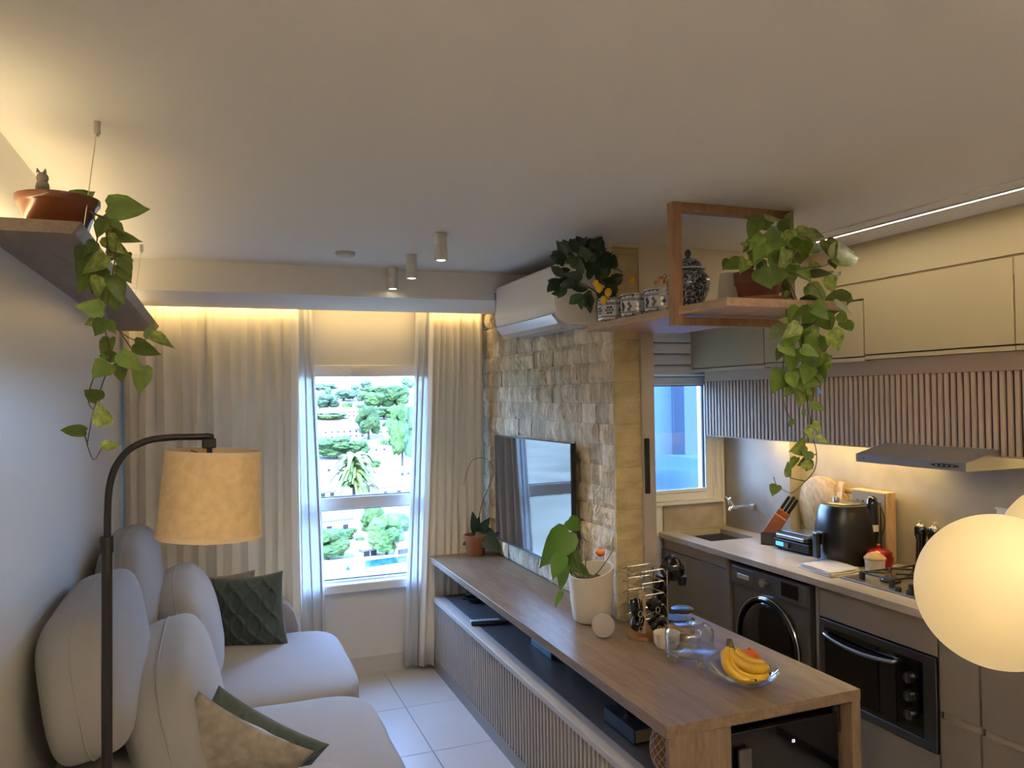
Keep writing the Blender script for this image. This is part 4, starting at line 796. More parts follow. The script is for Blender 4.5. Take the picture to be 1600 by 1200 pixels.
def cable(u, v):
    """diamond cable relief of the knitted covers"""
    s = 0
    for c in (-.72, -.24, .24, .72):
        for sg in (1, -1):
            xx = c+sg*.20*math.sin(v*PI*1.55); d_ = abs(u-xx)
            s = max(s, math.exp(-(d_/.045)**2))
    return .013*s
# two pillows against the far arm, two lying by the near arm
M = frame((.175, 4.51, .630), (.90, -.42, .10), (-.25, .20, .94))
b = nb(); pillow(b, .205, .205, .062, 72, cable, M, .003, 1); tag(obj('green_pillow', b, 'green_knit', None, (.185, 4.52, .645), True), 'dark green cable-knit pillow standing at the far end of the sofa', 'pillow', 'green knitted pillows')
M = frame((.045, 4.635, .625), (.88, -.46, .10), (-.26, .20, .94))
b = nb(); pillow(b, .20, .205, .055, 30, None, M, .006, 2); tag(obj('patterned_pillow', b, 'beige_damask', None, (.085, 4.6, .65), True), 'beige patterned pillow tucked behind the far green pillow', 'pillow')
M = frame((.005, 2.69, .585), (.82, -.04, -.57), (.53, -.20, .82))
b = nb(); pillow(b, .215, .215, .065, 30, None, M, .010, 5); tag(obj('patterned_pillow', b, 'beige_damask', None, (.015, 2.69, .60), True), 'beige damask pillow leaning on the near back cushion', 'pillow')
M = frame((.065, 2.77, .560), (.82, -.06, -.57), (.53, -.16, .82))
b = nb(); pillow(b, .215, .215, .06, 72, cable, M, .003, 3); tag(obj('green_pillow', b, 'green_knit', None, (.105, 2.79, .59), True), 'dark green knitted pillow lying against the near damask pillow', 'pillow', 'green knitted pillows')

# ------------------------------------------------------------------ television wall and peninsula
PX0, PX1, PY0, PYE = 1.315, 2.106, 2.112, 4.955
pn = thing('peninsula', 'long oak counter joined to the slatted television bench', 'counter', (1.335, PY0, 0))
b = nb(); prism(b, [(PX0, PY0), (PX1, PY0), (PX1, YC-.03), (XT+.0, YC-.03), (XT+.0, PYE), (PX0, PYE)], .712, .75, None, .0015); obj('countertop', b, 'oak_counter', pn)
b = nb(); box(b, PX0+.012, 1.562, PY0+.004, PY0+.026, 0, .712, .001); obj('end_panel', b, 'oak_end', pn)
b = nb(); box(b, 2.066, PX1, PY0+.002, 2.70, 0, .712, .001); obj('side_panel', b, 'oak_end', pn)
b = nb(); box(b, 1.545, 1.562, PY0+.026, 2.72, 0, .712); box(b, 1.562, 2.066, 2.70, 2.72, 0, .712); obj('fridge_bay', b, 'bench_inner', pn)
b = nb(); box(b, XT-.012, XT+.004, 2.72, YC-.03, 0, .712); box(b, 1.562, XT, 2.72, 2.736, 0, .712); obj('back_panel', b, 'taupe_laminate', pn)
b = nb(); box(b, 1.376, XT+.0, PY0+.026, 4.96, .0, .455); bc = obj('bench_cabinet', b, 'slat_gap', pn)
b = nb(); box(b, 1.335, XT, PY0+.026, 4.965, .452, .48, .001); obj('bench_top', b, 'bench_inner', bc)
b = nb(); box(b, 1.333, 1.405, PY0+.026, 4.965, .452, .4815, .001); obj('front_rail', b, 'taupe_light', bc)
b = nb(); box(b, 1.340, 1.36, PY0+.026, 4.965, 0, .075); obj('plinth', b, 'taupe_laminate', bc)
sb = nb(); box(sb, 0, .036, -.009, .009, 0, .377, .0025); SLB = D.meshes.new('slat'); sb.to_mesh(SLB); sb.free(); SLB.materials.append(MAT['slat_laminate'])
y = PY0+.05
while y < 4.95: inst('slat', SLB, (1.339, y, .075), bc); y += .0365
# fridge in the bay
t = thing('wine_cooler', 'black compact cooler under the end of the counter', 'cooler', (1.8, 2.3, 0))
b = nb(); box(b, 1.575, 2.05, 2.19, 2.68, .02, .672, .006, 2); obj('body', b, 'black_matte', t)
b = nb(); box(b, 1.575, 2.03, 2.14, 2.19, .04, .672, .005, 2); dr = obj('door', b, 'dark_glass', t)
b = nb(); box(b, 1.595, 1.645, 2.118, 2.132, .10, .625, .004, 2); box(b, 1.61, 1.63, 2.13, 2.142, .12, .16); box(b, 1.61, 1.63, 2.13, 2.142, .56, .60); obj('handle', b, 'steel_dark', dr)
text('display_digits', '12', .014, Matrix(((1, 0, 0, 1.832), (0, 0, -1, 2.1385), (0, 1, 0, .606), (0, 0, 0, 1))), 'display_glow', dr)
b = nb(); cyl(b, (2.035, 2.16, .60), (2.035, 2.16, .69), .016, seg=16); obj('hinge', b, 'black_plastic', t)

# things on the bench under the counter
b = nb(); box(b, -.11, .11, -.022, .022, 0, .016, .005, 2); bmesh.ops.transform(b, matrix=Matrix.Translation((1.475, 4.235, .481)) @ Matrix.Rotation(math.radians(-12), 4, 'Z'), verts=b.verts)
t = tag(obj('remote_control', b, 'black_plastic', None, (1.475, 4.235, .481), 'auto'), 'black remote control on the bench below the television', 'remote')
t = thing('remote_control_white', 'white remote control behind the black one on the bench', 'remote', (1.465, 4.285, .481)); t.name = 'remote_control'
b = nb(); box(b, -.085, .085, -.02, .02, 0, .014, .004, 2); bmesh.ops.transform(b, matrix=Matrix.Translation((1.462, 4.285, .481)) @ Matrix.Rotation(math.radians(-12), 4, 'Z'), verts=b.verts); obj('body', b, 'plastic_white', t)
b = nb()
for k in range(5): box(b, -.06+.022*k, -.05+.022*k, -.006, .006, .0135, .0155)
bmesh.ops.transform(b, matrix=Matrix.Translation((1.462, 4.285, .481)) @ Matrix.Rotation(math.radians(-12), 4, 'Z'), verts=b.verts); obj('buttons', b, 'ac_grey', t)
t = thing('driftwood_bowl', 'dark low bowl with a succulent at the far end of the bench', 'plant', (1.56, 4.74, .481))
b = nb(); lathe(b, [(0, 0), (.05, 0), (.085, .035), (.08, .037), (.05, .01), (0, .008)], (1.56, 4.74, .481), 28); obj('bowl', b, 'black_matte', t, None, 'auto')
SLF = [leaf_mesh('leaf', 'orchid_leaf', .2, .25, False, 3)]
rr = random.Random(9)
for k in range(11):
    a = k*2.4; ln = .07+.02*(k % 3); d = (1.56, 4.74, .50, 1.56+ln*math.cos(a), 4.74+ln*math.sin(a), .515+.012*(k % 4), .30); put_leaf(SLF, d, t, rr, .2, .6)
t = thing('blue_box', 'blue and teal boxes lying on the bench under the counter', 'box', (1.60, 3.60, .481))
b = nb(); box(b, 1.552, 1.72, 3.545, 3.80, .481, .515, .002); obj('lower_box', b, 'teal_book', t)
b = nb(); box(b, 1.556, 1.72, 3.55, 3.79, .515, .565, .002); obj('upper_box', b, 'blue_book', t)
b = nb(); box(b, 1.59, 1.70, 3.36, 3.545, .481, .60, .004); tag(obj('speaker_box', b, 'black_matte', None, (1.65, 3.45, .481)), 'black box beside the blue boxes under the counter', 'box')
t = thing('book', 'thick navy book lying on the bench near the counter end', 'book', (1.53, 2.66, .481))
b = nb(); box(b, 1.455, 1.605, 2.56, 2.80, .481, .487, .001); box(b, 1.455, 1.605, 2.56, 2.80, .535, .541, .001); box(b, 1.455, 1.461, 2.56, 2.80, .481, .541, .001); obj('cover', b, 'box_navy', t)
b = nb(); box(b, 1.461, 1.60, 2.565, 2.795, .487, .535); obj('pages', b, 'paper', t)
b = nb(); lathe(b, [(0, 0), (.036, 0), (.040, .004), (.047, .05), (.048, .075), (.040, .11), (.037, .13), (.038, .155), (.033, .155), (.030, .13), (.033, .11), (.040, .07), (.034, .01), (0, .01)], (1.535, 2.69, .5415), 32)
tag(obj('red_vase', b, 'red_glass', None, (1.535, 2.69, .5415), 'auto'), 'dark red glass vase standing on the navy book', 'vase')
t = thing('woven_vase', 'brown vase wrapped in pale woven net at the counter end', 'vase', (1.475, 2.36, .481))
pf = [(0, 0), (.035, 0), (.050, .02), (.062, .06), (.060, .10), (.045, .145), (.030, .165), (.027, .185), (.032, .20), (.026, .20), (.022, .17), (0, .16)]
b = nb(); lathe(b, pf, (1.475, 2.36, .481), 32); obj('body', b, 'rattan', t, None, True)
b = nb()
for k in range(14):
    for s in (1, -1):
        pts = []
        for i in range(15):
            u = i/14; z = .008+.165*u
            r_ = .035
            for (ra, za), (rb, zb) in zip(pf[1:8], pf[2:9]):
                if za <= z <= zb: r_ = ra+(rb-ra)*(z-za)/max(1e-6, zb-za)
            a = 2*PI*k/14+s*u*2.2; pts.append((1.475+(r_+.0015)*math.cos(a), 2.36+(r_+.0015)*math.sin(a), .481+z))
        tube(b, pts, .0016, 5)
o = obj('net', b, 'rattan_pale', t); 

# television
t = thing('television', 'wide black flat television on the stone wall', 'television', (1.70, 4.13, .90))
TA, TB = Vector((1.655, 4.615, 0)), Vector((1.690, 3.565, 0))
ex = (TB-TA).normalized(); L_ = (TB-TA).length; nz_ = Vector((0, 0, 1)).cross(ex)
if nz_.x > 0: nz_ = -nz_
def TM(z): return Matrix(((ex.x, 0, -nz_.x, TA.x), (ex.y, 0, -nz_.y, TA.y), (0, 1, 0, z), (0, 0, 0, 1)))
b = nb(); box(b, 0, L_, 0, .655, .0006, .028, .002, 1, TM(.893)); obj('bezel', b, 'black_plastic', t)
b = nb(); box(b, .006, L_-.006, .014, .649, -.0008, .004, 0, 1, TM(.893)); obj('screen', b, 'tv_screen', t)
b = nb(); box(b, .25, L_-.25, .12, .5, .028, .05, .003, 1, TM(.893)); obj('back_housing', b, 'black_matte', t)
b = nb(); box(b, L_/2-.08, L_/2+.08, .25, .42, .045, .062, 0, 1, TM(.893)); obj('wall_mount', b, 'black_metal', t)

# air conditioner
t = thing('air_conditioner', 'white split air conditioner above the stone wall', 'air conditioner', (1.64, 3.78, 2.13))
pr_ = [(1.742, 2.135), (1.60, 2.135), (1.56, 2.15), (1.525, 2.19), (1.515, 2.24), (1.52, 2.41), (1.535, 2.422), (1.742, 2.422)]
b = nb(); M = Matrix(((1, 0, 0, 0), (0, 0, -1, 4.185), (0, 1, 0, 0), (0, 0, 0, 1))); prism(b, pr_, 0, .835, M, .006); obj('body', b, 'ac_white', t, None, 'auto')
b = nb(); pr2 = [(1.600, 2.133), (1.552, 2.146), (1.520, 2.186), (1.514, 2.182), (1.548, 2.140), (1.60, 2.126)]
prism(b, pr2, .02, .80, M); obj('flap', b, 'porcelain_white', t)
b = nb(); box(b, 1.62, 1.735, 3.37, 4.17, 2.131, 2.136); box(b, 1.64, 1.66, 3.55, 3.62, 2.129, 2.133); obj('underside', b, 'ac_grey', t)
for k in range(8):
    b = nb(); box(b, 1.514, 1.518, 4.166, 4.174, 2.275+.014*k, 2.286+.014*k); obj('label_mark', b, ('sticker_orange', 'sticker_orange', 'sticker_red', 'sticker_red', 'sticker_blue', 'sticker_red', 'sticker_blue', 'sticker_blue')[k], t)

# orchid at the far end of the counter
ox, oy = 1.60, 4.86
t = thing('orchid', 'flowerless orchid in a clay pot at the far counter end', 'plant', (ox, oy, .75))
b = nb(); lathe(b, [(0, 0), (.055, 0), (.058, .004), (.076, .115), (.078, .118), (.078, .135), (.070, .135), (.068, .11), (0, .105)], (ox, oy, .75), 32); obj('pot', b, 'terracotta_plate', t, None, 'auto')
b = nb(); lathe(b, [(0, .112), (.04, .115), (.07, .11)], (ox, oy, .75), 20); obj('bark_mix', b, 'soil', t)
OL = [leaf_mesh('leaf', 'orchid_leaf', .14, .22, False, k) for k in range(2)]
for d in ((ox, oy, .87, ox-.09, oy-.02, .83, .42), (ox, oy, .88, ox-.03, oy-.06, 1.03, .30), (ox+.02, oy, .93, ox+.10, oy-.16, .80, .50), (ox+.01, oy, .88, ox+.06, oy-.10, .99, .36), (ox, oy+.02, .88, ox+.01, oy-.05, .995, .28)): put_leaf(OL, d, t, rr, .15, .1)
b = nb(); tube(b, [(ox+.01, oy, .88), (ox+.035, oy-.02, 1.06), (ox+.095, oy-.07, 1.25), (ox+.105, oy-.08, 1.33), (ox+.06, oy-.04, 1.385), (ox-.01, oy, 1.375), (ox-.05, oy, 1.30), (ox-.075, oy, 1.22)], .0025, 6, .0016, 6); obj('flower_stem', b, 'brown_stem', t, None, True)

# planter with anthurium
ax, ay = 1.660, 3.255
t = thing('anthurium_planter', 'cream slant-rim planter with an anthurium on the counter', 'plant', (ax, ay, .75)); 
ax, ay = 1.625, 3.23
def slant(u): return u
b = nb(); lathe(b, [(0, 0), (.072, 0), (.082, .006), (.088, .02), (.099, .10), (.102, .20), (.102, .235), (.095, .235), (.093, .19), (.085, .12), (0, .115)], (0, 0, 0), 48)
for v in b.verts:
    if v.co.z > .15: v.co.z += (v.co.z-.15)*(.20*(v.co.x*.92+v.co.y*.35)/.1*1.5)
bmesh.ops.translate(b, vec=(ax, ay, .75), verts=b.verts); obj('pot', b, 'cream_ceramic', t, None, 'auto')
b = nb(); lathe(b, [(0, .205), (.05, .200), (.0935, .182)], (ax, ay, .75), 28)
for v in b.verts: v.co.z += .02*noise.noise(v.co*40)
obj('soil', b, 'moss', t)
AL = [leaf_mesh('leaf', 'anthurium_leaf', .12, .18, True, k) for k in range(3)]
for d in LEAVES_ANTH: put_leaf(AL, d, t, rr, .3, .1)
for s in STEMS_ANTH:
    b = nb(); tube(b, s, .0028, 6, .0018, 5); obj('stem', b, 'vine', t, None, True)
b = nb(); fc = un3 = Vector((1.66, 3.20, 1.065)); ball(b, fc, .022, 3, (1, .6, .85)); ball(b, fc+Vector((-.014, -.004, .004)), .014, 2, (1.2, .5, .8)); tube(b, [fc, fc+Vector((-.005, 0, .03))], .004, 6, .002); obj('flower', b, 'orange_flower', t, None, True)

# round smart speaker disc
b = nb(); lathe(b, [(0, -.011), (.045, -.011), (.050, -.006), (.050, .006), (.045, .011), (0, .011)], (0, 0, 0), 48)
bmesh.ops.transform(b, matrix=Matrix.Translation((1.555, 2.985, .800)) @ Matrix.Rotation(math.radians(-27), 4, 'Z') @ Matrix.Rotation(math.radians(80), 4, 'X'), verts=b.verts)
tag(obj('round_speaker', b, 'grey_fabric', None, (1.555, 2.985, .75), 'auto'), 'round pale fabric speaker disc in front of the cream planter', 'speaker')

# mug stand of black cups on a wood foot
mx, my = 1.715, 2.93
t = thing('mug_stand', 'wooden mug stand hung with black espresso cups', 'mug stand', (mx, my, .75))
b = nb(); prism(b, [(mx+.068*math.cos(a), my+.068*math.sin(a)) for a in [k*PI/3+.3 for k in range(6)]], .75, .766, None, .003); obj('foot', b, 'warm_wood', t)
b = nb(); box(b, mx-.012, mx+.012, my-.012, my+.012, .764, .945, .002); obj('post', b, 'oak_shelf', t)
for k, (dx, dy, z) in enumerate(((-.045, -.01, .882), (.040, -.02, .895), (-.040, .0, .825), (.048, .0, .820))):
    b = nb(); tube(b, [(mx, my, z+.012), (mx+dx*.9, my+dy, z+.022)], .004, 8); obj('peg', b, 'oak_shelf', t)
for k, (dx, dy, z, rz, lab) in enumerate(((-.045, -.03, .885, 1.2, 'black espresso cup, upper left on the wooden mug stand'), (.046, -.02, .890, -.5, 'black espresso cup, upper right on the wooden mug stand'), (-.038, -.02, .818, .9, 'black espresso cup, lower left on the wooden mug stand'), (.055, -.015, .806, -.3, 'black espresso cup, lower right on the wooden mug stand'))):
    c = thing('espresso_cup', lab, 'cup', (mx+dx, my+dy, z), 'black cups on the mug stand')
    M = Matrix.Translation((mx+dx, my+dy, z)) @ Matrix.Rotation(rz, 4, 'Z') @ Matrix.Rotation(math.radians(62), 4, 'Y')
    b = nb(); lathe(b, [(0, -.028), (.020, -.028), (.026, -.020), (.030, .028), (.028, .028), (.024, -.018), (0, -.024)], (0, 0, 0), 24); bmesh.ops.transform(b, matrix=M, verts=b.verts); obj('body', b, 'black_gloss', c, None, 'auto')
    b = nb(); pts = [(mx+dx+.001+.010*math.cos(a), my+dy-.032, z-.018+.012*math.sin(a)) for a in [2*PI*i/16 for i in range(17)]]; tube(b, pts, .0022, 6); obj('handle', b, 'steel', c)
# capsule rack of bent wire
wx0, wx1, wy0, wy1 = 1.765, 1.90, 3.02, 3.14
t = thing('wire_rack', 'chrome wire capsule rack behind the mug stand', 'rack', (1.83, 3.08, .75))
b = nb()
for x, y in ((wx0, wy0), (wx1, wy0), (wx0, wy1), (wx1, wy1)): tube(b, [(x, y, .751), (x, y, .97), (x+(.0 if x == wx1 else 0), y, 1.0)], .0026, 6)
obj('uprights', b, 'chrome_wire', t)
for k in range(5):
    z = .79+.053*k; b = nb()
    tube(b, [(wx0-.03, wy0, z-.01), (wx0, wy0, z), (wx1-.02, wy0, z+.004), (wx1, wy0, z-.028)], .0024, 6)
    tube(b, [(wx0-.03, wy1, z-.01), (wx0, wy1, z), (wx1-.02, wy1, z+.004), (wx1, wy1, z-.028)], .0024, 6)
    tube(b, [(wx0-.03, wy0, z-.01), (wx0-.03, wy1, z-.01)], .0024, 6); tube(b, [(wx1-.02, wy0, z+.004), (wx1-.02, wy1, z+.004)], .0024, 6)
    obj('tier', b, 'chrome_wire', t)
# capsule coffee machine
cx, cy = 1.945, 3.065
t = thing('coffee_machine', 'black rounded capsule coffee machine at the counter edge', 'coffee machine', (cx, cy, .75))
M = Matrix.Translation((cx, cy, .75)) @ Matrix.Rotation(math.radians(35), 4, 'Z')
b = nb(); box(b, -.055, .055, -.095, .06, 0, .022, .008, 2, M); obj('foot', b, 'black_plastic', t)
b = nb(); lathe(b, [(0, 0), (.045, 0), (.050, .006), (.050, .014), (.043, .018), (0, .018)], (0, -.055, .055), 32); bmesh.ops.transform(b, matrix=M, verts=b.verts); obj('drip_tray', b, 'steel_dark', t, None, 'auto')
b = nb(); tube(b, [M @ Vector(p) for p in ((0, .045, .01), (0, .055, .08), (0, .05, .15), (0, .035, .20))], .030, 20, .034, 6); obj('column', b, 'black_gloss', t, None, True)
b = nb(); ball(b, (0, 0, 0), .056, 3, (.86, 1.05, 1.05)); bmesh.ops.transform(b, matrix=M @ Matrix.Translation((0, -.01, .245)), verts=b.verts); hd = obj('head', b, 'black_gloss', t, None, True)
b = nb(); lathe(b, [(.050, -.006), (.0565, -.006), (.0565, .006), (.050, .006), (.050, -.006)], (0, 0, 0), 36); bmesh.ops.transform(b, matrix=M @ Matrix.Translation((0, -.012, .245)) @ Matrix.Diagonal((.86, 1, 1.05, 1)) @ Matrix.Rotation(PI/2, 4, 'X'), verts=b.verts); obj('band', b, 'black_plastic', hd, None, 'auto')
b = nb(); cyl(b, M @ Vector((0, -.055, .215)), M @ Vector((0, -.055, .175)), .022, .018, 18); obj('nozzle', b, 'black_plastic', t)
b = nb(); tube(b, [M @ Vector(p) for p in ((-.03, .02, .295), (0, .0, .308), (.03, .02, .295))], .006, 8); obj('lever', b, 'black_plastic', t)
text('machine_lettering', 'Dolce Gusto', .013, M @ Matrix.Translation((.030, -.060, .256)) @ Matrix.Rotation(math.radians(28), 4, 'Z') @ Matrix.Rotation(PI/2, 4, 'X') @ Matrix.Rotation(math.radians(-78), 4, 'Z'), 'ac_grey', hd)

# bowls, cake dome, fruit bowl
b = nb(); lathe(b, [(0, 0), (.035, 0), (.062, .03), (.066, .045), (.062, .045), (.056, .03), (.03, .008), (0, .008)], (1.835, 2.83, .751), 32); tag(obj('wooden_bowl', b, 'rattan', None, (1.835, 2.83, .751), 'auto'), 'shallow wooden bowl behind the glass cake dome', 'bowl')
b = nb(); lathe(b, [(0, 0), (.04, 0), (.052, .02), (.055, .06), (.051, .06), (.047, .02), (0, .008)], (1.735, 2.77, .751), 32); tag(obj('white_cup', b, 'cream_ceramic', None, (1.735, 2.77, .751), 'auto'), 'pale ceramic bowl half hidden left of the glass cake dome', 'bowl')
gx, gy = 1.715, 2.575
t = thing('cake_dome', 'footed clear glass cake dome with a faceted knob', 'cake stand', (gx, gy, .75))
b = nb(); lathe(b, [(0, .040), (.088, .040), (.098, .046), (.101, .056), (.098, .054), (.088, .047), (0, .047)], (gx, gy, .75), 56); obj('plate', b, 'clear_glass', t, None, 'auto')
for k in range(3):
    a = k*2.094+.55; b = nb(); ball(b, (gx+.068*math.cos(a), gy+.068*math.sin(a), .767), .018, 2, (1, 1, .9)); cyl(b, (gx+.068*math.cos(a), gy+.068*math.sin(a), .765), (gx+.068*math.cos(a), gy+.068*math.sin(a), .792), .010, .016, 14); obj('foot', b, 'clear_glass', t, None, True)
b = nb(); lathe(b, [(.093, .052), (.0935, .062), (.094, .11), (.091, .128), (.080, .143), (.055, .151), (0, .153), (0, .150), (.054, .148), (.077, .140), (.088, .126), (.091, .11), (.0905, .062), (.090, .052), (.093, .052)], (gx, gy, .75), 64); dm = obj('dome', b, 'clear_glass', t, None, 'auto')
b = nb(); lathe(b, [(0, .150), (.009, .152), (.006, .158), (.010, .163), (.0145, .171), (.0145, .177), (.010, .185), (0, .188)], (gx, gy, .75), 9); obj('knob', b, 'clear_glass', dm)
fx, fy = 1.775, 2.325
t = thing('fruit_bowl', 'low clear glass bowl holding bananas and an orange', 'bowl', (fx, fy, .75))
b = nb(); lathe(b, [(0, .002), (.06, .001), (.066, .004), (.100, .022), (.119, .042), (.125, .050), (.122, .051), (.116, .045), (.097, .027), (.06, .010), (0, .008)], (fx, fy, .75), 56); obj('bowl', b, 'clear_glass', t, None, 'auto')
t = thing('bananas', 'bunch of ripe yellow bananas in the glass fruit bowl', 'fruit', (fx, fy, .775))
st0 = Vector((fx-.035, fy+.03, .875))
for k, (pts, r_) in enumerate((
    ([st0, (fx-.070, fy+.01, .85), (fx-.082, fy-.03, .815), (fx-.055, fy-.062, .790), (fx-.015, fy-.078, .785)], .0175),
    ([st0, (fx-.045, fy-.005, .845), (fx-.020, fy-.045, .822), (fx+.03, fy-.058, .812), (fx+.072, fy-.048, .810)], .0185),
    ([st0, (fx-.01, fy+.02, .850), (fx+.02, fy-.005, .825), (fx+.055, fy-.020, .815), (fx+.078, fy-.025, .805)], .0175),
    ([st0, (fx-.055, fy+.0, .84), (fx-.05, fy-.04, .80), (fx+.01, fy-.06, .783), (fx+.06, fy-.062, .79)], .017))):
    P_ = spline([Vector(p) for p in pts], 6); n_ = len(P_); tt = bmesh.new(); rings = []; pa = None
    for i, p in enumerate(P_):
        u = i/(n_-1); rad = r_*min(1, .35+u*3.2)*(1 if u < .82 else max(.32, 1-(u-.82)*3.8))
        d_ = (P_[min(i+1, n_-1)]-P_[max(0, i-1)]).normalized(); a_ = (d_.orthogonal() if pa is None else pa-d_*pa.dot(d_)).normalized(); pa = a_; b_ = d_.cross(a_)
        rings.append([tt.verts.new(p+(a_*math.cos(2*PI*q/10)+b_*math.sin(2*PI*q/10))*rad*(1.06 if q % 2 else .96)) for q in range(10)])
    for A, B in zip(rings, rings[1:]):
        for q in range(10): tt.faces.new((A[q], A[(q+1) % 10], B[(q+1) % 10], B[q]))
    tt.faces.new(rings[0]); tt.faces.new(rings[-1]); bmesh.ops.recalc_face_normals(tt, faces=tt.faces)
    b = nb(); merge(b, tt); bn = obj('banana', b, 'banana_skin', t, None, True)
    b = nb(); e_ = P_[-1]; d_ = (P_[-1]-P_[-2]).normalized(); cyl(b, e_-d_*.002, e_+d_*.008, .0058, .0042, 10); obj('tip', b, 'banana_tip', bn)
b = nb(); tube(b, [st0+Vector((.0, -.006, -.014)), st0+Vector((0, 0, .006)), st0+Vector((.004, .008, .024))], .017, 12, .009, 4); obj('stem', b, 'banana_stem', t, None, True)
b = nb(); ball(b, (fx+.070, fy+.055, .812), .036, 4, (1, 1, .94)); o = obj('orange', b, 'orange_skin', None, (fx+.07, fy+.055, .78), True); tag(o, 'single orange in the glass bowl beside the bananas', 'fruit')
b = nb(); lathe(b, [(0, .002), (.004, .0015), (.005, -.001)], (fx+.066, fy+.05, .847), 8); o2 = obj('stalk', b, 'banana_stem', o)

# ------------------------------------------------------------------ hanging oak shelf over the counter
t = thing('hanging_shelf', 'oak plank shelf hung from the ceiling by a square oak frame', 'shelf', (1.85, 2.44, 2.045))
FX0, FX1, FYc = 1.575, 2.128, 2.44
b = nb(); box(b, FX0, FX0+.038, FYc-.02, FYc+.02, 2.045, 2.5, .0015); obj('post', b, 'oak_frame', t)
b = nb(); box(b, FX1-.038, FX1, FYc-.02, FYc+.02, 2.045, 2.5, .0015); obj('post', b, 'oak_frame', t)
b = nb(); box(b, FX0+.038, FX1-.038, FYc-.02, FYc+.02, 2.466, 2.5, .0015); obj('top_bar', b, 'oak_frame', t)
b = nb(); box(b, FX0+.038, FX1-.038, FYc-.02, FYc+.02, 2.045, 2.076, .0015); obj('bottom_bar', b, 'oak_frame', t)
b = nb(); box(b, 1.592, 2.105, 2.135, 3.168, 2.084, 2.113, .001); obj('plank', b, 'oak_shelf', t)

def talavera(name, label, cx, cy, r, h, kind, cat='pot', group='blue and white patterned pots on the oak shelf'):
    t = thing(name, label, cat, (cx, cy, 2.113), group)
    b = nb(); lathe(b, [(0, 0), (r*.94, 0), (r*.97, .004), (r*.97, h-.004), (r*1.0, h), (r*.90, h), (r*.88, h-.02), (0, h-.02)], (cx, cy, 2.113), 44); obj('body', b, 'porcelain_white', t, None, 'auto')
    def ring(z, w, mat='porcelain_blue', e=.0008):
        b = nb(); R_ = r*.97+e; lathe(b, [(R_-.003, z-w/2), (R_, z-w/2), (R_, z+w/2), (R_-.003, z+w/2), (R_-.003, z-w/2)], (cx, cy, 2.113), 44); obj('glaze_band', b, mat, t)
    for z, w in ((.006, .008), (h*.22, .004), (h*.74, .004), (h*.80, .003), (h-.004, .007)): ring(z, w)
    b = nb(); R_ = r*.97
    def dot(a, z, s, sy=1):
        M = Matrix.Translation((cx, cy, 2.113)) @ Matrix.Rotation(a, 4, 'Z') @ Matrix.Translation((R_, 0, z)) @ Matrix.Rotation(PI/2, 4, 'Y')
        tt = bmesh.new(); bmesh.ops.create_circle(tt, cap_ends=True, segments=8, radius=s)
        ex = bmesh.ops.extrude_face_region(tt, geom=list(tt.faces)); vs = [g for g in ex['geom'] if isinstance(g, bmesh.types.BMVert)]
        bmesh.ops.translate(tt, vec=(0, 0, .0009), verts=vs)
        for v in tt.verts: v.co.x *= sy
        merge(b, tt, M)
    n = 8 if kind == 0 else 12
    for k in range(n):
        a = 2*PI*k/n
        if kind == 0:
            dot(a, h*.48, .0045)
            for q in range(6):
                an = q*PI/3; dot(a+.0135*math.cos(an)/R_, h*.48+.0135*math.sin(an), .0062, .8)
        else:
            for zz in (.34, .46, .58): dot(a+(.1 if zz == .46 else 0), h*zz, .0072 if (k % 3) else .0095, 1.1)
        dot(a+PI/n, h*.90, .0042); dot(a, h*.90, .0030); dot(a+PI/n, h*.13, .0042)
    obj('glaze_flowers', b, 'porcelain_blue', t)
    b = nb(); lathe(b, [(0, h-.018), (r*.86, h-.016)], (cx, cy, 2.113), 24); obj('soil', b, 'soil', t)
    return t
p1 = talavera('patterned_pot', 'blue and white flower-patterned pot holding the lemon tree', 1.668, 3.045, .076, .104, 0)
talavera('patterned_pot', 'middle blue and white pot of the row on the oak shelf', 1.668, 2.845, .071, .098, 1)
talavera('patterned_pot', 'blue and white pot closest to the oak frame post', 1.668, 2.655, .070, .094, 1)
lt = thing('lemon_tree', 'small leafy lemon tree with yellow fruit in the patterned pot', 'plant', (1.665, 3.04, 2.2))
for pts in ([(1.665, 3.04, 2.195), (1.63, 3.03, 2.26), (1.56, 3.02, 2.34), (1.54, 3.0, 2.42)], [(1.665, 3.05, 2.195), (1.60, 3.05, 2.24), (1.49, 3.04, 2.29), (1.43, 3.03, 2.30)], [(1.67, 3.03, 2.195), (1.665, 3.02, 2.27), (1.68, 3.0, 2.33)], [(1.66, 3.04, 2.195), (1.58, 2.98, 2.22), (1.54, 2.97, 2.20)]):
    b = nb(); tube(b, pts, .0045, 7, .002, 5); obj('branch', b, 'brown_stem', lt, None, True)
LL = [leaf_mesh('leaf', 'lemon_leaf', .16, .16, False, k) for k in range(3)]
rr = random.Random(12)
for d in LEAVES_LEMON: put_leaf(LL, d, lt, rr, .5, .2)
for x, y, z, s in ((1.548, 2.955, 2.252, 1.0), (1.583, 2.94, 2.232, .95), (1.555, 2.93, 2.197, .95), (1.735, 3.0, 2.30, .9), (1.535, 2.96, 2.272, .8)):
    b = nb(); ball(b, (x, y, z), .018*s, 3, (.92, .92, 1.15)); cyl(b, (x, y, z-.019*s), (x, y, z-.025*s), .004, .001, 8); obj('lemon', b, 'lemon_skin', lt, None, True)
jx, jy = 1.772, 2.62
t = thing('ginger_jar', 'tall blue and white lidded ginger jar on the oak shelf', 'jar', (jx, jy, 2.113))
m = D.materials.new('jar_glaze'); m.use_nodes = True; n = m.node_tree; pb = n.nodes['Principled BSDF']; pb.inputs['Roughness'].default_value = .16; pb.inputs['Coat Weight'].default_value = .4
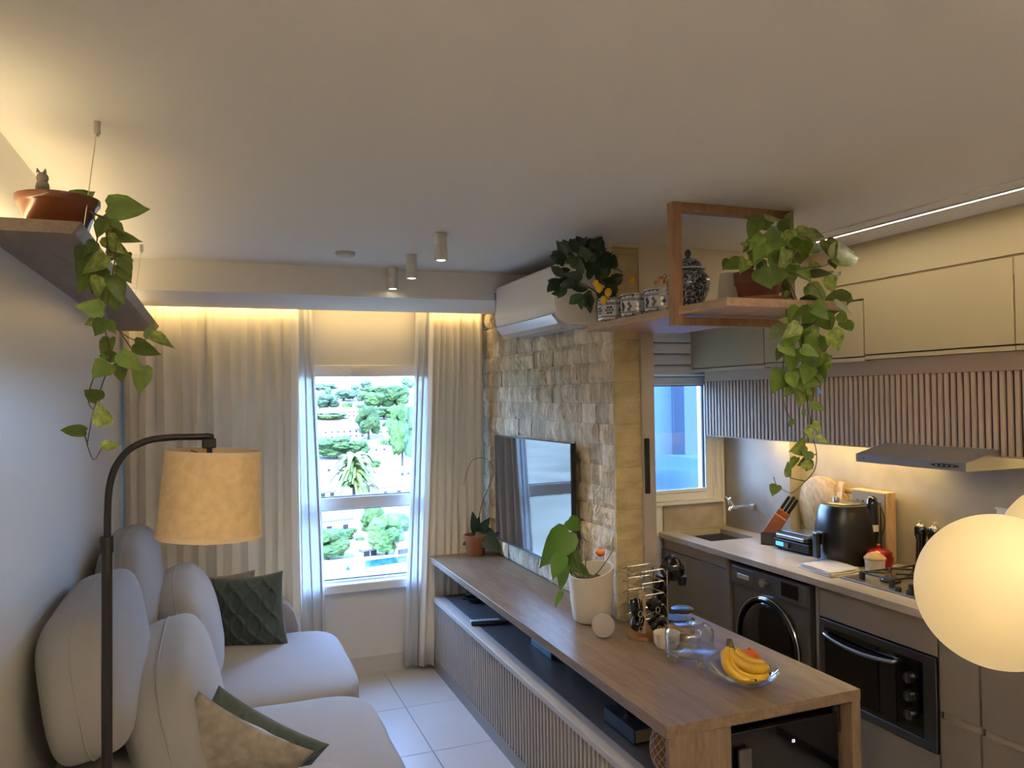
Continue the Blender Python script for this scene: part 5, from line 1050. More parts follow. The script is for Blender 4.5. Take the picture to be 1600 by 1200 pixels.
tc_ = n.nodes.new('ShaderNodeTexCoord'); vo = n.nodes.new('ShaderNodeTexNoise'); vo.inputs['Scale'].default_value = 58; vo.inputs['Detail'].default_value = 3; vo.inputs['Distortion'].default_value = 2.2
cr = n.nodes.new('ShaderNodeValToRGB'); cr.color_ramp.elements[0].position = .50; cr.color_ramp.elements[0].color = (.014, .022, .060, 1); cr.color_ramp.elements[1].position = .56; cr.color_ramp.elements[1].color = (.42, .45, .47, 1)
n.links.new(tc_.outputs['Object'], vo.inputs['Vector']); n.links.new(vo.outputs['Fac'], cr.inputs[0]); n.links.new(cr.outputs[0], pb.inputs['Base Color']); MAT['jar_glaze'] = m
b = nb(); lathe(b, [(0, 0), (.056, 0), (.058, .006), (.056, .018), (.064, .05), (.080, .085), (.086, .115), (.082, .14), (.064, .162), (.050, .170), (.048, .178), (0, .178)], (jx, jy, 2.113), 44); obj('body', b, 'jar_glaze', t, None, True)
b = nb(); lathe(b, [(.050, .174), (.066, .174), (.067, .180), (.056, .184), (.050, .200), (.034, .214), (.016, .220), (0, .221)], (jx, jy, 2.113), 40); ld = obj('lid', b, 'jar_glaze', t, None, True)
b = nb(); lathe(b, [(.064, .173), (.0685, .175), (.0685, .179), (.064, .181), (.064, .173)], (jx, jy, 2.113), 40); obj('lid_rim', b, 'porcelain_white', ld, None, 'auto')
b = nb(); lathe(b, [(0, .218), (.010, .219), (.008, .226), (.013, .234), (.0135, .242), (.009, .252), (0, .258)], (jx, jy, 2.113), 20); obj('finial', b, 'porcelain_blue', ld, None, True)
t = thing('copper_canister', 'small cream canister with a copper top behind the patterned pots', 'canister', (1.80, 2.86, 2.113))
b = nb(); lathe(b, [(0, 0), (.026, 0), (.027, .15), (0, .15)], (1.80, 2.86, 2.113), 24); obj('body', b, 'cream_ceramic', t, None, 'auto')
b = nb(); lathe(b, [(0, .150), (.034, .150), (.034, .165), (.012, .170), (.012, .186), (0, .188)], (1.80, 2.86, 2.113), 24); tube(b, [(1.80, 2.84, 2.283), (1.80, 2.82, 2.295), (1.80, 2.84, 2.303)], .003, 6); obj('top', b, 'copper', t, None, 'auto')
b = nb(); lathe(b, [(0, 0), (.064, 0), (.0645, .003), (.049, .138), (.046, .141), (0, .141)], (1.872, 2.47, 2.113), 40); tag(obj('cream_shade', b, 'cream_linen', None, (1.872, 2.47, 2.113), 'auto'), 'plain cream tapered pot between ginger jar and terracotta pot', 'pot')
qx, qy = 1.835, 2.275
t = thing('shelf_pothos', 'large pothos in a terracotta pot trailing from the oak shelf', 'plant', (qx, qy, 2.113))
b = nb(); lathe(b, [(0, 0), (.080, 0), (.086, .020), (.082, .022), (.076, .006), (0, .006)], (qx, qy, 2.1135), 40); obj('saucer', b, 'terracotta_plate', t, None, 'auto')
b = nb(); lathe(b, [(0, .008), (.064, .008), (.066, .012), (.080, .070), (.085, .072), (.087, .112), (.080, .112), (.074, .07), (0, .068)], (qx, qy, 2.113), 40); obj('pot', b, 'terracotta_dark', t, None, 'auto')
b = nb(); lathe(b, [(0, .100), (.04, .098), (.079, .090)], (qx, qy, 2.113), 24); obj('soil', b, 'soil', t)
for v in VINES_RIGHT:
    b = nb(); tube(b, v, .0022, 6, .0014, 6); obj('vine', b, 'vine', t, None, True)
RM = LM+[leaf_mesh('leaf', 'pothos_leaf_variegated', .2, .15, True, 21)]
rr = random.Random(6)
for d in LEAVES_RIGHT: put_leaf(RM, d, t, rr, .5, .15)

# ------------------------------------------------------------------ kitchen
# upper cabinets
for nm, y0, y1, z0, z1 in (('grey-lit wall cabinet over the kitchen window end', 3.562, 4.33, 1.930, 2.228), ('wall cabinet behind the trailing shelf pothos', 2.842, 3.558, 1.935, 2.228), ('wide taller wall cabinet right of the trailing pothos', 2.097, 2.838, 1.942, 2.308), ('wall cabinet at the right edge above the slats', 1.352, 2.093, 1.942, 2.308), ('wall cabinet out beyond the right edge', .6, 1.348, 1.942, 2.308)):
    if nm.startswith('wall cabinet out'): continue
    t = thing('wall_cabinet', nm, 'cabinet', (3.05, (y0+y1)/2, z0), 'wall cabinets over the worktop')
    b = nb(); box(b, 2.922, 3.19, y0, y1, z0, z1); obj('body', b, 'taupe_laminate', t)
    b = nb(); box(b, 2.900, 2.919, y0+.0015, y1-.0015, z0+.024, z1-.003, .001); obj('door', b, 'upper_laminate', t)
    b = nb(); box(b, 2.903, 2.925, y0, y1, z0, z0+.018, .001); obj('grip_rail', b, 'upper_laminate', t)
b = nb(); box(b, 2.935, 3.2, 4.33, 4.345, 1.93, 2.235); 
# slatted valance
vt = thing('slatted_valance', 'long ribbed valance under the wall cabinets', 'panel', (2.95, 3.0, 1.52))
b = nb(); box(b, 2.951, 2.970, 1.30, 4.18, 1.523, 1.94); box(b, 2.951, 3.19, 4.165, 4.18, 1.523, 1.94); obj('backing', b, 'slat_gap', vt)
b = nb(); box(b, 2.938, 2.952, 1.30, 4.182, 1.866, 1.941); obj('top_board', b, 'slat_brown', vt)
b = nb(); box(b, 2.948, 3.0, 1.30, 4.182, 1.517, 1.524); obj('bottom_board', b, 'slat_brown', vt)
sb = nb(); box(sb, 0, .014, -.0095, .0095, 0, .342, .002); SL2 = D.meshes.new('slat'); sb.to_mesh(SL2); sb.free(); SL2.materials.append(MAT['slat_brown'])
y = 4.168
while y > 1.32: inst('slat', SL2, (2.938, y, 1.523), vt); y -= .0315
t = thing('cabinet_light', 'warm light strip under the wall cabinets', 'light', (3.1, 3.0, 1.56))
b = nb(); box(b, 3.09, 3.105, 1.35, 4.1, 1.60, 1.607); obj('strip', b, 'led_warm', t)
light('cabinet_area', 'AREA', (3.10, 3.30, 1.59), E_CAB, WARM, (0, math.radians(-14), 0), shape='RECTANGLE', size=.03, size_y=1.1)
light('cabinet_area', 'AREA', (3.10, 1.75, 1.59), E_CAB*.6, WARM, (0, math.radians(-14), 0), shape='RECTANGLE', size=.03, size_y=.8)
t = thing('ceiling_light_line', 'slim recessed light line in the kitchen ceiling', 'light', (2.65, 2.0, 2.5))
b = nb(); box(b, 2.643, 2.657, .6, 3.13, 2.494, 2.501); obj('diffuser', b, 'led_white', t)
b = nb(); box(b, 2.638, 2.643, .6, 3.135, 2.493, 2.501); box(b, 2.657, 2.662, .6, 3.135, 2.493, 2.501); obj('profile', b, 'spot_white', t)
light('line_area', 'AREA', (2.65, 1.8, 2.49), E_LINE, (1.0, .86, .62), (0, 0, 0), shape='RECTANGLE', size=.02, size_y=2.4)

# cooker hood
t = thing('cooker_hood', 'slim steel cooker hood under the ribbed valance', 'hood', (3.0, 2.48, 1.47))
b = nb(); tt = bmesh.new(); sec = [(2.755, 1.468), (2.755, 1.505), (2.95, 1.552), (3.275, 1.552), (3.275, 1.468)]
A_ = [tt.verts.new((x, 2.20, z)) for x, z in sec]; B_ = [tt.verts.new((x, 2.762, z)) for x, z in sec]
tt.faces.new(A_); tt.faces.new(B_[::-1])
for i in range(5): tt.faces.new((A_[i], B_[i], B_[(i+1) % 5], A_[(i+1) % 5]))
bmesh.ops.recalc_face_normals(tt, faces=tt.faces); bmesh.ops.bevel(tt, geom=list(tt.edges), offset=.002, segments=1, affect='EDGES'); merge(b, tt); obj('canopy', b, 'hood_steel', t)
b = nb(); prism(b, [(2.265+.065*math.cos(a)+.03, 1.487+.007*math.sin(a)) for a in [2*PI*k/20 for k in range(20)]], 0, .004, Matrix(((0, 0, -1, 2.7555), (1, 0, 0, 0), (0, 1, 0, 0), (0, 0, 0, 1)))); obj('control_panel', b, 'black_plastic', t)
b = nb()
for k in range(4): box(b, 2.7495, 2.752, 2.255+.024*k, 2.265+.024*k, 1.484, 1.490)
obj('buttons', b, 'steel', t)
b = nb(); cyl(b, (2.757, 2.715, 1.488), (2.752, 2.715, 1.488), .003, seg=10); obj('badge', b, 'steel_dark', t)
b = nb(); box(b, 2.80, 3.2, 2.25, 2.71, 1.464, 1.469); obj('filter', b, 'steel_dark', t)

# worktop with sink
b = nb(); SX0, SX1, SY0, SY1 = 2.785, 3.10, 3.93, 4.275
box(b, 2.668, XR, SY1, YK-.001, .868, .90); box(b, 2.668, SX0, SY0, SY1, .868, .90); box(b, SX1, XR, SY0, SY1, .868, .90); box(b, 2.668, XR, 3.72, SY0, .868, .90); box(b, 2.668, XR2, .4, 3.72, .868, .90)
wtp = tag(obj('worktop', b, 'worktop_stone', None, (2.95, 3.0, .868)), 'long beige veined stone kitchen worktop', 'worktop')
b = nb(); box(b, 2.72, XR, YK-.014, YK-.001, .90, 1.069); tag(obj('backsplash', b, 'worktop_stone', None, (2.95, YK-.01, .90)), 'stone backsplash under the kitchen window', 'backsplash')
t = thing('sink', 'undermount steel sink basin by the kitchen window', 'sink', (2.94, 4.1, .72))
b = nb(); g_ = .008
box(b, SX0-g_, SX0+.004, SY0-g_, SY1+g_, .70, .867); box(b, SX1-.004, SX1+g_, SY0-g_, SY1+g_, .70, .867); box(b, SX0, SX1, SY0-g_, SY0+.004, .70, .867); box(b, SX0, SX1, SY1-.004, SY1+g_, .70, .867); box(b, SX0, SX1, SY0, SY1, .695, .705)
obj('basin', b, 'steel', t)
b = nb(); lathe(b, [(0, .7055), (.03, .7055), (.034, .708), (.034, .7045), (0, .704)], (2.94, 4.1, 0), 24); obj('drain', b, 'chrome', t)
t = thing('wall_tap', 'chrome wall tap with a cross handle over the sink', 'tap', (3.19, 4.06, 1.07))
b = nb(); cyl(b, (3.199, 4.06, 1.07), (3.188, 4.06, 1.07), .025, seg=22); tube(b, [(3.19, 4.06, 1.07), (3.06, 4.06, 1.07)], .0095, 12); tube(b, [(3.10, 4.06, 1.07), (3.06, 4.06, 1.07), (3.03, 4.06, 1.068), (3.02, 4.06, 1.05)], .011, 12, None, 4); obj('spout', b, 'chrome', t, None, 'auto')
b = nb(); cyl(b, (3.055, 4.06, 1.075), (3.03, 4.075, 1.115), .006, seg=10)
for k in range(3):
    a = k*2.094+.5; c_ = Vector((3.025, 4.078, 1.118)); cyl(b, c_, c_+Vector((.0, math.cos(a)*.03, math.sin(a)*.03)), .0055, .004, 10)
obj('handle', b, 'chrome', t)

# base cabinets and appliances
t = thing('sink_cabinet', 'taupe base cabinet under the sink', 'cabinet', (2.95, 4.0, 0))
b = nb(); box(b, 2.712, 3.19, 3.655, 3.675, .0, .866); box(b, 2.712, 3.19, 4.32, 4.34, 0, .866); box(b, 2.712, 3.19, 3.675, 4.32, .07, .09); box(b, 2.74, 2.76, 3.675, 4.32, 0, .07); obj('body', b, 'taupe_laminate', t)
b = nb(); box(b, 2.694, 2.712, 3.664, 4.338, .07, .792, .001); obj('door', b, 'taupe_laminate', t)
b = nb(); box(b, 2.704, 2.722, 3.664, 4.338, .795, .866, .001); obj('apron', b, 'slat_laminate', t)
b = nb(); box(b, 2.690, 3.19, 3.636, 3.662, 0, .866, .001); obj('side_panel', b, 'taupe_laminate', t)
# washer
t = thing('washing_machine', 'dark grey front-loading washing machine under the worktop', 'washing machine', (2.95, 3.325, 0))
b = nb(); box(b, 2.705, 3.18, 3.028, 3.622, .015, .842, .006, 2); obj('body', b, 'washer_grey', t)
b = nb(); box(b, 2.690, 2.708, 3.03, 3.62, .735, .840, .004, 2); cp = obj('control_panel', b, 'washer_grey', t)
b = nb(); box(b, 2.686, 2.692, 3.425, 3.60, .745, .832, .003); dw = obj('detergent_drawer', b, 'washer_grey', cp)
b = nb(); box(b, 2.682, 2.688, 3.455, 3.555, .775, .800, .003, 2); obj('grip', b, 'chrome', cp)
b = nb(); cyl(b, (2.692, 3.335, .792), (2.668, 3.335, .792), .024, .021, 28); obj('dial', b, 'steel', cp, None, 'auto')
b = nb(); box(b, 2.686, 2.692, 3.085, 3.205, .758, .826, .001); obj('display', b, 'dark_glass', cp)
DC = Matrix(((0, 0, -1, 2.700), (1, 0, 0, 3.325), (0, 1, 0, .475), (0, 0, 0, 1)))
b = nb(); lathe(b, [(.222, 0), (.240, 0), (.240, .014), (.232, .022), (.222, .020), (.222, 0)], (0, 0, 0), 64); bmesh.ops.transform(b, matrix=DC, verts=b.verts); dr = obj('door', b, 'black_gloss', t, None, 'auto')
b = nb(); lathe(b, [(0, .028), (.10, .027), (.18, .022), (.222, .012), (.222, 0), (0, 0)], (0, 0, 0), 64); bmesh.ops.transform(b, matrix=DC, verts=b.verts); obj('door_glass', b, 'dark_glass', dr, None, True)
b = nb(); lathe(b, [(.239, .004), (.244, .008), (.242, .018), (.236, .018), (.239, .004)], (0, 0, 0), 64); bmesh.ops.transform(b, matrix=DC, verts=b.verts); obj('door_ring', b, 'chrome', dr, None, True)
b = nb(); box(b, 2.71, 2.73, 2.985, 3.635, .0, .866); box(b, 2.76, 3.19, 2.99, 3.024, 0, .86); o = obj('alcove_panel', b, 'gap_dark', None, (2.8, 3.3, 0)); D.objects.remove(o)
# oven cabinet
t = thing('oven_cabinet', 'taupe base cabinet with drawers around the built-in oven', 'cabinet', (2.95, 2.63, 0))
b = nb(); box(b, 2.692, 3.19, 2.945, 2.968, 0, .866, .001); box(b, 2.712, 3.19, 2.297, 2.315, 0, .866); box(b, 2.712, 3.19, 2.315, 2.945, .07, .09); box(b, 2.712, 3.19, 2.315, 2.945, .715, .722); obj('body', b, 'taupe_laminate', t)
b = nb(); box(b, 2.692, 2.711, 2.299, 2.943, .724, .864, .001); obj('drawer', b, 'taupe_laminate', t)
b = nb(); box(b, 2.692, 2.711, 2.299, 2.943, .075, .330, .001); obj('drawer', b, 'taupe_laminate', t)
b = nb(); box(b, 2.74, 2.76, 2.3, 2.95, 0, .07); obj('plinth', b, 'gap_dark', t)
t = thing('built_in_oven', 'built-in steel oven with three round knobs', 'oven', (2.95, 2.63, .335))
b = nb(); box(b, 2.700, 3.1, 2.325, 2.935, .345, .708); obj('body', b, 'black_matte', t)
b = nb(); y0, y1, z0, z1 = 2.302, 2.942, .336, .716
for q in ((y0, y1, z1-.034, z1), (y0, y1, z0, z0+.034), (y0, y0+.062, z0+.034, z1-.034), (y1-.034, y1, z0+.034, z1-.034)): box(b, 2.686, 2.702, *q, .001)
obj('surround', b, 'steel_dark', t)
b = nb(); box(b, 2.690, 2.701, y0+.062, y1-.034, z0+.034, z1-.034); obj('front_glass', b, 'dark_glass', t)
b = nb(); box(b, 2.688, 2.6905, 2.50, 2.885, .385, .60); obj('oven_window', b, 'dark_glass', t)
b = nb(); tube(b, [(2.690, 2.895, .655), (2.668, 2.888, .652), (2.656, 2.80, .640), (2.653, 2.70, .634), (2.656, 2.60, .636), (2.668, 2.505, .645), (2.690, 2.498, .648)], .0085, 10, None, 5); obj('handle', b, 'steel', t, None, True)
for z in (.602, .526, .450):
    b = nb(); cyl(b, (2.690, 2.427, z), (2.668, 2.427, z), .024, .021, 28); k_ = obj('knob', b, 'steel_dark', t, None, 'auto')
    b = nb(); box(b, 2.6660, 2.669, 2.424, 2.430, z-.018, z+.018); obj('pointer', b, 'steel', k_)
# cabinets further right
for nm, y0, y1 in (('narrow taupe base cabinet right of the oven', 2.118, 2.292), ('taupe base cabinet at the lower right corner', 1.55, 2.112), ('taupe base cabinet past the lower right corner', .95, 1.544)):
    t = thing('base_cabinet', nm, 'cabinet', (2.95, (y0+y1)/2, 0))
    b = nb(); box(b, 2.714, 3.19, y0, y1, .07, .866); obj('body', b, 'taupe_laminate', t)
    b = nb(); box(b, 2.692, 2.712, y0+.002, y1-.002, .515, .864, .001); obj('door', b, 'taupe_laminate', t)
    b = nb(); box(b, 2.692, 2.712, y0+.002, y1-.002, .075, .485, .001); obj('drawer', b, 'taupe_laminate', t)
    b = nb(); box(b, 2.706, 2.716, y0+.006, y1-.006, .485, .515); obj('finger_groove', b, 'slat_laminate', t)
    b = nb(); box(b, 2.74, 2.76, y0, y1, 0, .07); obj('plinth', b, 'gap_dark', t)

# knife block
t = thing('knife_block', 'slanted wooden knife block with black handled knives by the sink', 'knife block', (3.04, 3.72, .9))
M = Matrix.Translation((3.055, 3.715, .9)) @ Matrix.Rotation(math.radians(42), 4, 'Z')
b = nb(); box(b, -.05, .05, -.055, .055, .001, .075, .004, 1, M); obj('base', b, 'knife_block_dark', t)
MK = M @ Matrix.Translation((0, .01, .05)) @ Matrix.Rotation(math.radians(33), 4, 'X')
b = nb(); box(b, -.045, -.006, -.03, .045, .0, .135, .003, 1, MK); box(b, .004, .045, -.03, .045, .0, .165, .003, 1, MK); obj('block', b, 'knife_block_wood', t)
for k, (x, y, z0, ln) in enumerate(((.014, -.015, .165, .10), (.034, -.015, .165, .098), (.014, .008, .165, .105), (.034, .008, .165, .10), (.024, .032, .165, .09))):
    b = nb(); box(b, x-.0095, x+.0095, y-.0095, y+.0095, z0, z0+ln, .004, 2, MK); tag(obj('kitchen_knife', b, 'black_plastic', None, MK @ Vector((x, y, z0))), 'black handled knife standing in the wooden knife block', 'knife', 'knives in the knife block')
# contact grill
t = thing('contact_grill', 'black contact grill with a steel lid strip on the worktop', 'grill', (3.09, 3.49, .9))
M = Matrix.Translation((3.095, 3.485, .9)) @ Matrix.Rotation(math.radians(2), 4, 'Z')
b = nb(); box(b, -.105, .105, -.135, .135, .008, .062, .008, 2, M); obj('base', b, 'black_plastic', t)
b = nb(); box(b, -.10, .105, -.13, .13, .064, .098, .012, 2, M); ldd = obj('lid', b, 'black_plastic', t)
b = nb(); box(b, -.109, -.09, -.10, .11, .068, .088, .003, 1, M); box(b, -.06, .09, -.10, .11, .097, .101, .001, 1, M); obj('lid_strip', b, 'steel', ldd)
b = nb(); cyl(b, M @ Vector((-.104, .02, .036)), M @ Vector((-.118, .02, .036)), .017, .015, 22); obj('knob', b, 'steel_dark', t, None, 'auto')
b = nb(); box(b, -.1075, -.103, .055, .115, .022, .045, .001, 1, M); obj('display', b, 'display_blue', t)
for sx_ in (-.08, .08):
    for sy_ in (-.11, .11):
        b = nb(); c0 = M @ Vector((sx_, sy_, .0005)); cyl(b, c0, c0+Vector((0, 0, .01)), .010, seg=10); obj('foot', b, 'black_matte', t)
# air fryer
ax_, ay_ = 3.075, 3.165
t = thing('air_fryer', 'tall black air fryer in the middle of the worktop', 'air fryer', (ax_, ay_, .9))
M = Matrix.Translation((ax_, ay_, .9)) @ Matrix.Rotation(math.radians(-100), 4, 'Z')
b = nb(); softs = [(.115, .0), (.128, .006), (.139, .06), (.140, .12), (.134, .20), (.122, .275), (.112, .300), (.098, .306)]
rings = []; tt = bmesh.new(); N = 40
for r_, z in softs:
    ring = []
    for i in range(N):
        a = 2*PI*i/N; c_, s_ = math.cos(a), math.sin(a); q = (abs(c_)**2.8+abs(s_)**2.8)**(-1/2.8); ring.append(tt.verts.new((c_*q*r_*.97, s_*q*r_, z+.001)))
    rings.append(ring)
for A, B in zip(rings, rings[1:]):
    for i in range(N): tt.faces.new((A[i], A[(i+1) % N], B[(i+1) % N], B[i]))
tt.faces.new(rings[0][::-1]); tt.faces.new(rings[-1]); merge(b, tt, M); obj('body', b, 'black_plastic', t, None, 'auto')
b = nb(); lathe(b, [(0, .3065), (.090, .3065), (.094, .310), (.088, .314), (0, .316)], (0, 0, 0), 40); bmesh.ops.transform(b, matrix=M, verts=b.verts); obj('top_plate', b, 'steel_dark', t, None, 'auto')
b = nb(); cyl(b, M @ Vector((-.02, -.035, .314)), M @ Vector((-.02, -.035, .338)), .017, .015, 22); obj('dial', b, 'steel', t, None, 'auto')
b = nb(); box(b, -.03, .03, -.155, -.133, .10, .165, .006, 2, M); box(b, -.022, .022, -.178, -.155, -.0+.03, .165, .008, 2, M); obj('basket_handle', b, 'black_plastic', t)
b = nb(); box(b, -.045, .045, -.136, -.128, .195, .285, .002, 1, M @ Matrix.Rotation(math.radians(-6), 4, 'X')); obj('control_face', b, 'dark_glass', t)
# boards against the wall
def lean(y, x, z, ang): return Matrix.Translation((x, y, z)) @ Matrix.Rotation(math.radians(ang), 4, 'Y')
b = nb(); lathe(b, [(0, -.011), (.196, -.011), (.204, -.006), (.204, .006), (.196, .011), (0, .011)], (0, 0, 0), 56); bmesh.ops.transform(b, matrix=Matrix.Translation((3.245, 3.485, 1.107)) @ Matrix.Rotation(math.radians(83), 4, 'Y'), verts=b.verts)
tag(obj('round_board', b, 'mango_wood', None, (3.22, 3.485, .9), 'auto'), 'large round wooden board leaning on the kitchen wall', 'cutting board')
b = nb(); out = [(-.075, 0), (.075, 0), (.075, .24), (.06, .265), (.025, .28), (.019, .30), (.021, .385), (.012, .395), (-.012, .395), (-.021, .385), (-.019, .30), (-.025, .28), (-.06, .265), (-.075, .24)]
prism(b, out, -.008, .008, Matrix.Translation((3.185, 3.345, .901)) @ Matrix.Rotation(math.radians(7), 4, 'Y') @ Matrix(((0, 0, 1, 0), (1, 0, 0, 0), (0, 1, 0, 0), (0, 0, 0, 1))), .002)
tag(obj('paddle_board', b, 'light_wood', None, (3.18, 3.345, .9)), 'pale paddle board with its handle behind the air fryer', 'cutting board')
t = thing('framed_board', 'small framed board standing right of the paddle handle', 'cutting board', (3.24, 3.31, .9))
M = lean(3.315, 3.235, .901, 4); b = nb(); box(b, -.006, .004, -.055, .055, .01, .34, 0, 1, M); obj('panel', b, 'taupe_light', t)
b = nb(); box(b, -.012, .008, -.065, -.050, 0, .355, .001, 1, M); box(b, -.012, .008, .050, .065, 0, .355, .001, 1, M); box(b, -.012, .008, -.05, .05, .34, .355, .001, 1, M); box(b, -.012, .008, -.05, .05, 0, .015, .001, 1, M); obj('frame', b, 'light_wood', t)
t = thing('knife_rack_board', 'tall slotted board with a bright wooden edge by the wall', 'cutting board', (3.23, 3.13, .9))
b = nb(); box(b, 3.205, 3.262, 3.01, 3.245, .901, 1.268, .002); obj('block', b, 'light_wood', t)
b = nb(); box(b, 3.199, 3.206, 3.022, 3.238, .905, 1.262); obj('face', b, 'taupe_laminate', t)
b = nb()
for k in range(5): box(b, 3.197, 3.200, 3.045+.038*k, 3.052+.038*k, .98, 1.215)
obj('slots', b, 'gap_dark', t)
t = thing('hand_blender', 'black stick blender with a pale label in front of the slotted board', 'blender', (3.15, 3.07, .9))
hx, hy = 3.150, 3.055
b = nb(); lathe(b, [(0, 0), (.030, 0), (.030, .012), (.018, .03), (.017, .10), (.024, .13), (.028, .16), (.028, .30), (.024, .335), (.014, .35), (0, .352)], (hx, hy, .901), 28); obj('body', b, 'black_gloss', t, None, True)
b = nb(); lathe(b, [(.0275, .172), (.0288, .172), (.0288, .206), (.0275, .206), (.0275, .172)], (hx, hy, .901), 28, None, 2.4, 5.2); obj('label_band', b, 'plastic_white', t)
b = nb(); tube(b, [(hx, hy-.02, 1.235), (hx, hy-.05, 1.21), (hx-.01, hy-.085, 1.16), (hx-.01, hy-.085, 1.11), (hx, hy-.06, 1.06)], .0028, 6, None, 5); obj('cord', b, 'black_plastic', t, None, True)
rx, ry = 3.115, 2.985
t = thing('red_pot', 'small red enamel pot behind the white lidded jar', 'pot', (rx, ry, .9))
b = nb(); lathe(b, [(0, 0), (.05, 0), (.066, .02), (.068, .05), (.060, .072), (0, .072)], (rx, ry, .901), 32); obj('body', b, 'red_enamel', t, None, 'auto')
b = nb(); lathe(b, [(.061, .072), (.063, .076), (.045, .092), (.012, .102), (0, .103)], (rx, ry, .901), 32); ball(b, (rx, ry, 1.012), .011, 2); obj('lid', b, 'red_enamel', t, None, True)
b = nb(); tube(b, [(rx-.03, ry+.05, .95), (rx-.05, ry+.075, .965), (rx-.06, ry+.085, .955)], .007, 8); obj('handle', b, 'red_enamel', t, None, True)
jx_, jy_ = 3.015, 2.915
t = thing('lidded_jar', 'white ceramic jar with a wooden lid beside the hob', 'jar', (jx_, jy_, .9))
b = nb(); lathe(b, [(0, 0), (.036, 0), (.044, .008), (.047, .065), (.044, .066), (0, .060)], (jx_, jy_, .901), 32); obj('body', b, 'cream_ceramic', t, None, 'auto')
b = nb(); lathe(b, [(0, .066), (.050, .066), (.051, .074), (.036, .090), (.018, .100), (0, .102)], (jx_, jy_, .901), 32); obj('lid', b, 'light_wood', t, None, 'auto')
# folded towel
b = nb()
for k, (g_, z) in enumerate(((0, .901), (.006, .909), (.012, .917))):
    tt = bmesh.new(); n_ = 14; gr = []
    for i in range(n_+1):
        row = []
        for j in range(n_+1):
            u, v = i/n_, j/n_; x_ = 2.755+g_+u*(.20-g_*2)+.02*(v-.5); y_ = 2.925+g_+v*(.245-g_*2)
            row.append(tt.verts.new((x_, y_, z+.005+.0035*noise.noise(Vector((u*4, v*4, k*3.)))+(.010*max(0, u-.6)*k))))
        gr.append(row)
    for i in range(n_):
        for j in range(n_): tt.faces.new((gr[i][j], gr[i+1][j], gr[i+1][j+1], gr[i][j+1]))
    ex_ = bmesh.ops.extrude_face_region(tt, geom=list(tt.faces)); bmesh.ops.translate(tt, vec=(0, 0, -.006), verts=[g for g in ex_['geom'] if isinstance(g, bmesh.types.BMVert)])
    bmesh.ops.recalc_face_normals(tt, faces=tt.faces); merge(b, tt)
tag(obj('folded_towel', b, 'towel_white', None, (2.85, 3.05, .9), True), 'white folded kitchen towel on the worktop edge by the hob', 'towel')
# hob
t = thing('gas_hob', 'steel gas hob with black pan supports on the worktop', 'hob', (3.0, 2.6, .9))
b = nb(); box(b, 2.785, 3.215, 2.30, 2.905, .9005, .908, .003); obj('plate', b, 'steel', t)
for cx_, cy_ in ((2.92, 2.735), (3.09, 2.735), (2.92, 2.46), (3.09, 2.46)):
    b = nb(); lathe(b, [(0, .908), (.044, .908), (.046, .916), (.034, .918), (.034, .924), (.030, .928), (0, .929)], (cx_, cy_, 0), 28); obj('burner', b, 'black_matte', t, None, 'auto')
    b = nb(); lathe(b, [(.034, .9165), (.0385, .9165), (.0385, .9215), (.034, .9215), (.034, .9165)], (cx_, cy_, 0), 28); obj('burner_ring', b, 'steel', t, None, 'auto')
for cy_ in (2.735, 2.46):
    b = nb()
    for cx_ in (2.92, 3.09):
        for a in range(4):
            an = a*PI/2+PI/4; d_ = Vector((math.cos(an), math.sin(an), 0)); c_ = Vector((cx_, cy_, .945))
            tube(b, [c_+d_*.022, c_+d_*.108, c_+d_*.116+Vector((0, 0, -.012))], .0055, 6)
    for x_, y_ in ((2.838, -.085), (2.838, .085), (3.172, -.085), (3.172, .085)): box(b, x_-.010, x_+.010, cy_+y_-.010, cy_+y_+.010, .9085, .945, .002)
    for y_ in (-.085, .085): tube(b, [(2.838, cy_+y_, .940), (3.172, cy_+y_, .940)], .005, 6)
    for x_ in (2.838, 3.172): tube(b, [(x_, cy_-.085, .940), (x_, cy_+.085, .940)], .005, 6)
    obj('pan_support', b, 'black_metal', t)
for k in range(4):
    b = nb(); cyl(b, (2.808, 2.50+.06*k-.09, .908), (2.808, 2.50+.06*k-.09, .926), .015, .013, 18); obj('knob', b, 'black_plastic', t, None, 'auto')
# spice grinders, small jar
for k, (x, y, lab) in enumerate(((3.225, 2.83, 'black spice grinder left of the pair by the wall'), (3.225, 2.755, 'black spice grinder right of the pair by the wall'))):
    t = thing('spice_grinder', lab, 'grinder', (x, y, .9), 'spice grinders')
    b = nb(); lathe(b, [(0, 0), (.028, 0), (.030, .01), (.024, .09), (.022, .16), (.029, .185), (.029, .215), (.022, .228), (0, .23)], (x, y, .901), 26); obj('body', b, 'black_gloss', t, None, 'auto')
    b = nb(); lathe(b, [(.020, .226), (.026, .222), (.026, .229), (.012, .236), (.006, .240), (.007, .252), (0, .256)], (x, y, .901), 22); obj('cap', b, 'chrome', t, None, 'auto')
t = thing('white_canister', 'white canister behind the glowing globes', 'canister', (3.22, 2.57, .9))
b = nb(); lathe(b, [(0, 0), (.045, 0), (.047, .21), (0, .21)], (3.22, 2.57, .901), 28); obj('body', b, 'cream_ceramic', t, None, 'auto')
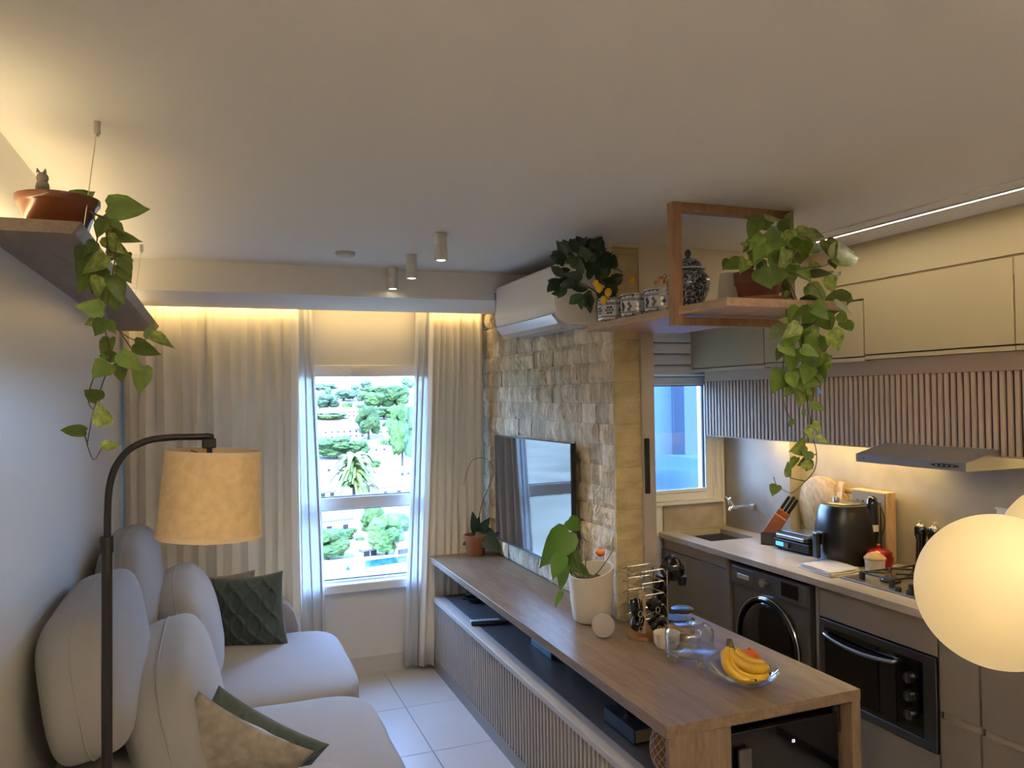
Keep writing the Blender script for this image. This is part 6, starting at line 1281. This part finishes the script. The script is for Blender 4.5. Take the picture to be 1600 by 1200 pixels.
b = nb(); lathe(b, [(0, .21), (.049, .21), (.049, .228), (.03, .238), (0, .24)], (3.22, 2.57, .901), 28); obj('lid', b, 'light_wood', t, None, 'auto')
b = nb(); box(b, 3.262, 3.279, 2.38, 2.47, 1.255, 1.262); box(b, 3.274, 3.279, 2.38, 2.47, 1.20, 1.262); tag(obj('wall_hook_rail', b, 'plastic_white', None, (3.27, 2.42, 1.2)), 'small white hook rail on the kitchen wall above the globes', 'hook')

# glowing globe pendant close to the camera
G1, G2 = Vector((1.227, .925, 1.458)), Vector((1.440, .93, 1.503))
GR = .1275
t = thing('globe_pendant', 'pendant lamp of big glowing cream glass globes at the right edge', 'lamp', (1.50, .80, 2.5))
for g in (G1, G2):
    b = nb(); ball(b, g, GR, 5); gl = obj('globe', b, 'globe_glow', t, None, True)
b = nb(); tube(b, [(1.55, .80, 2.5), (1.55, .80, 1.30)], .009, 12); lathe(b, [(0, -.02), (.06, -.02), (.065, 0), (0, 0)], (1.55, .80, 2.5), 32)
for g in (G1, G2):
    d_ = (Vector((1.55, .80, g.z))-g).normalized(); tube(b, [Vector((1.55, .80, g.z)), g+d_*(GR-.004)], .006, 8)
obj('stem', b, 'copper', t)
TY = -.08  # invented light trough, added out of view to brighten the ceiling
t = thing('added_uplight', 'linear light trough added unseen behind the camera to brighten the ceiling', 'lamp', (.75, TY, 2.12))
b = nb(); box(b, -.35, 1.85, TY-.05, TY+.05, 2.10, 2.104); box(b, -.35, 1.85, TY-.052, TY-.048, 2.10, 2.14); box(b, -.35, 1.85, TY+.048, TY+.052, 2.10, 2.14); obj('trough', b, 'black_metal', t)
for x in (-.25, 1.75):
    b = nb(); tube(b, [(x, TY, 2.10), (x, TY, 2.5)], .002, 6); obj('cable', b, 'steel', t)
b = nb(); box(b, -.33, 1.83, TY-.03, TY+.03, 2.106, 2.110); obj('strip', b, 'led_warm', t)
light('added_ceiling_fill', 'AREA', (.75, TY, 2.115), E_ROOM, (1.0, .80, .56), (math.radians(180), 0, 0), shape='RECTANGLE', size=2.1, size_y=.05)
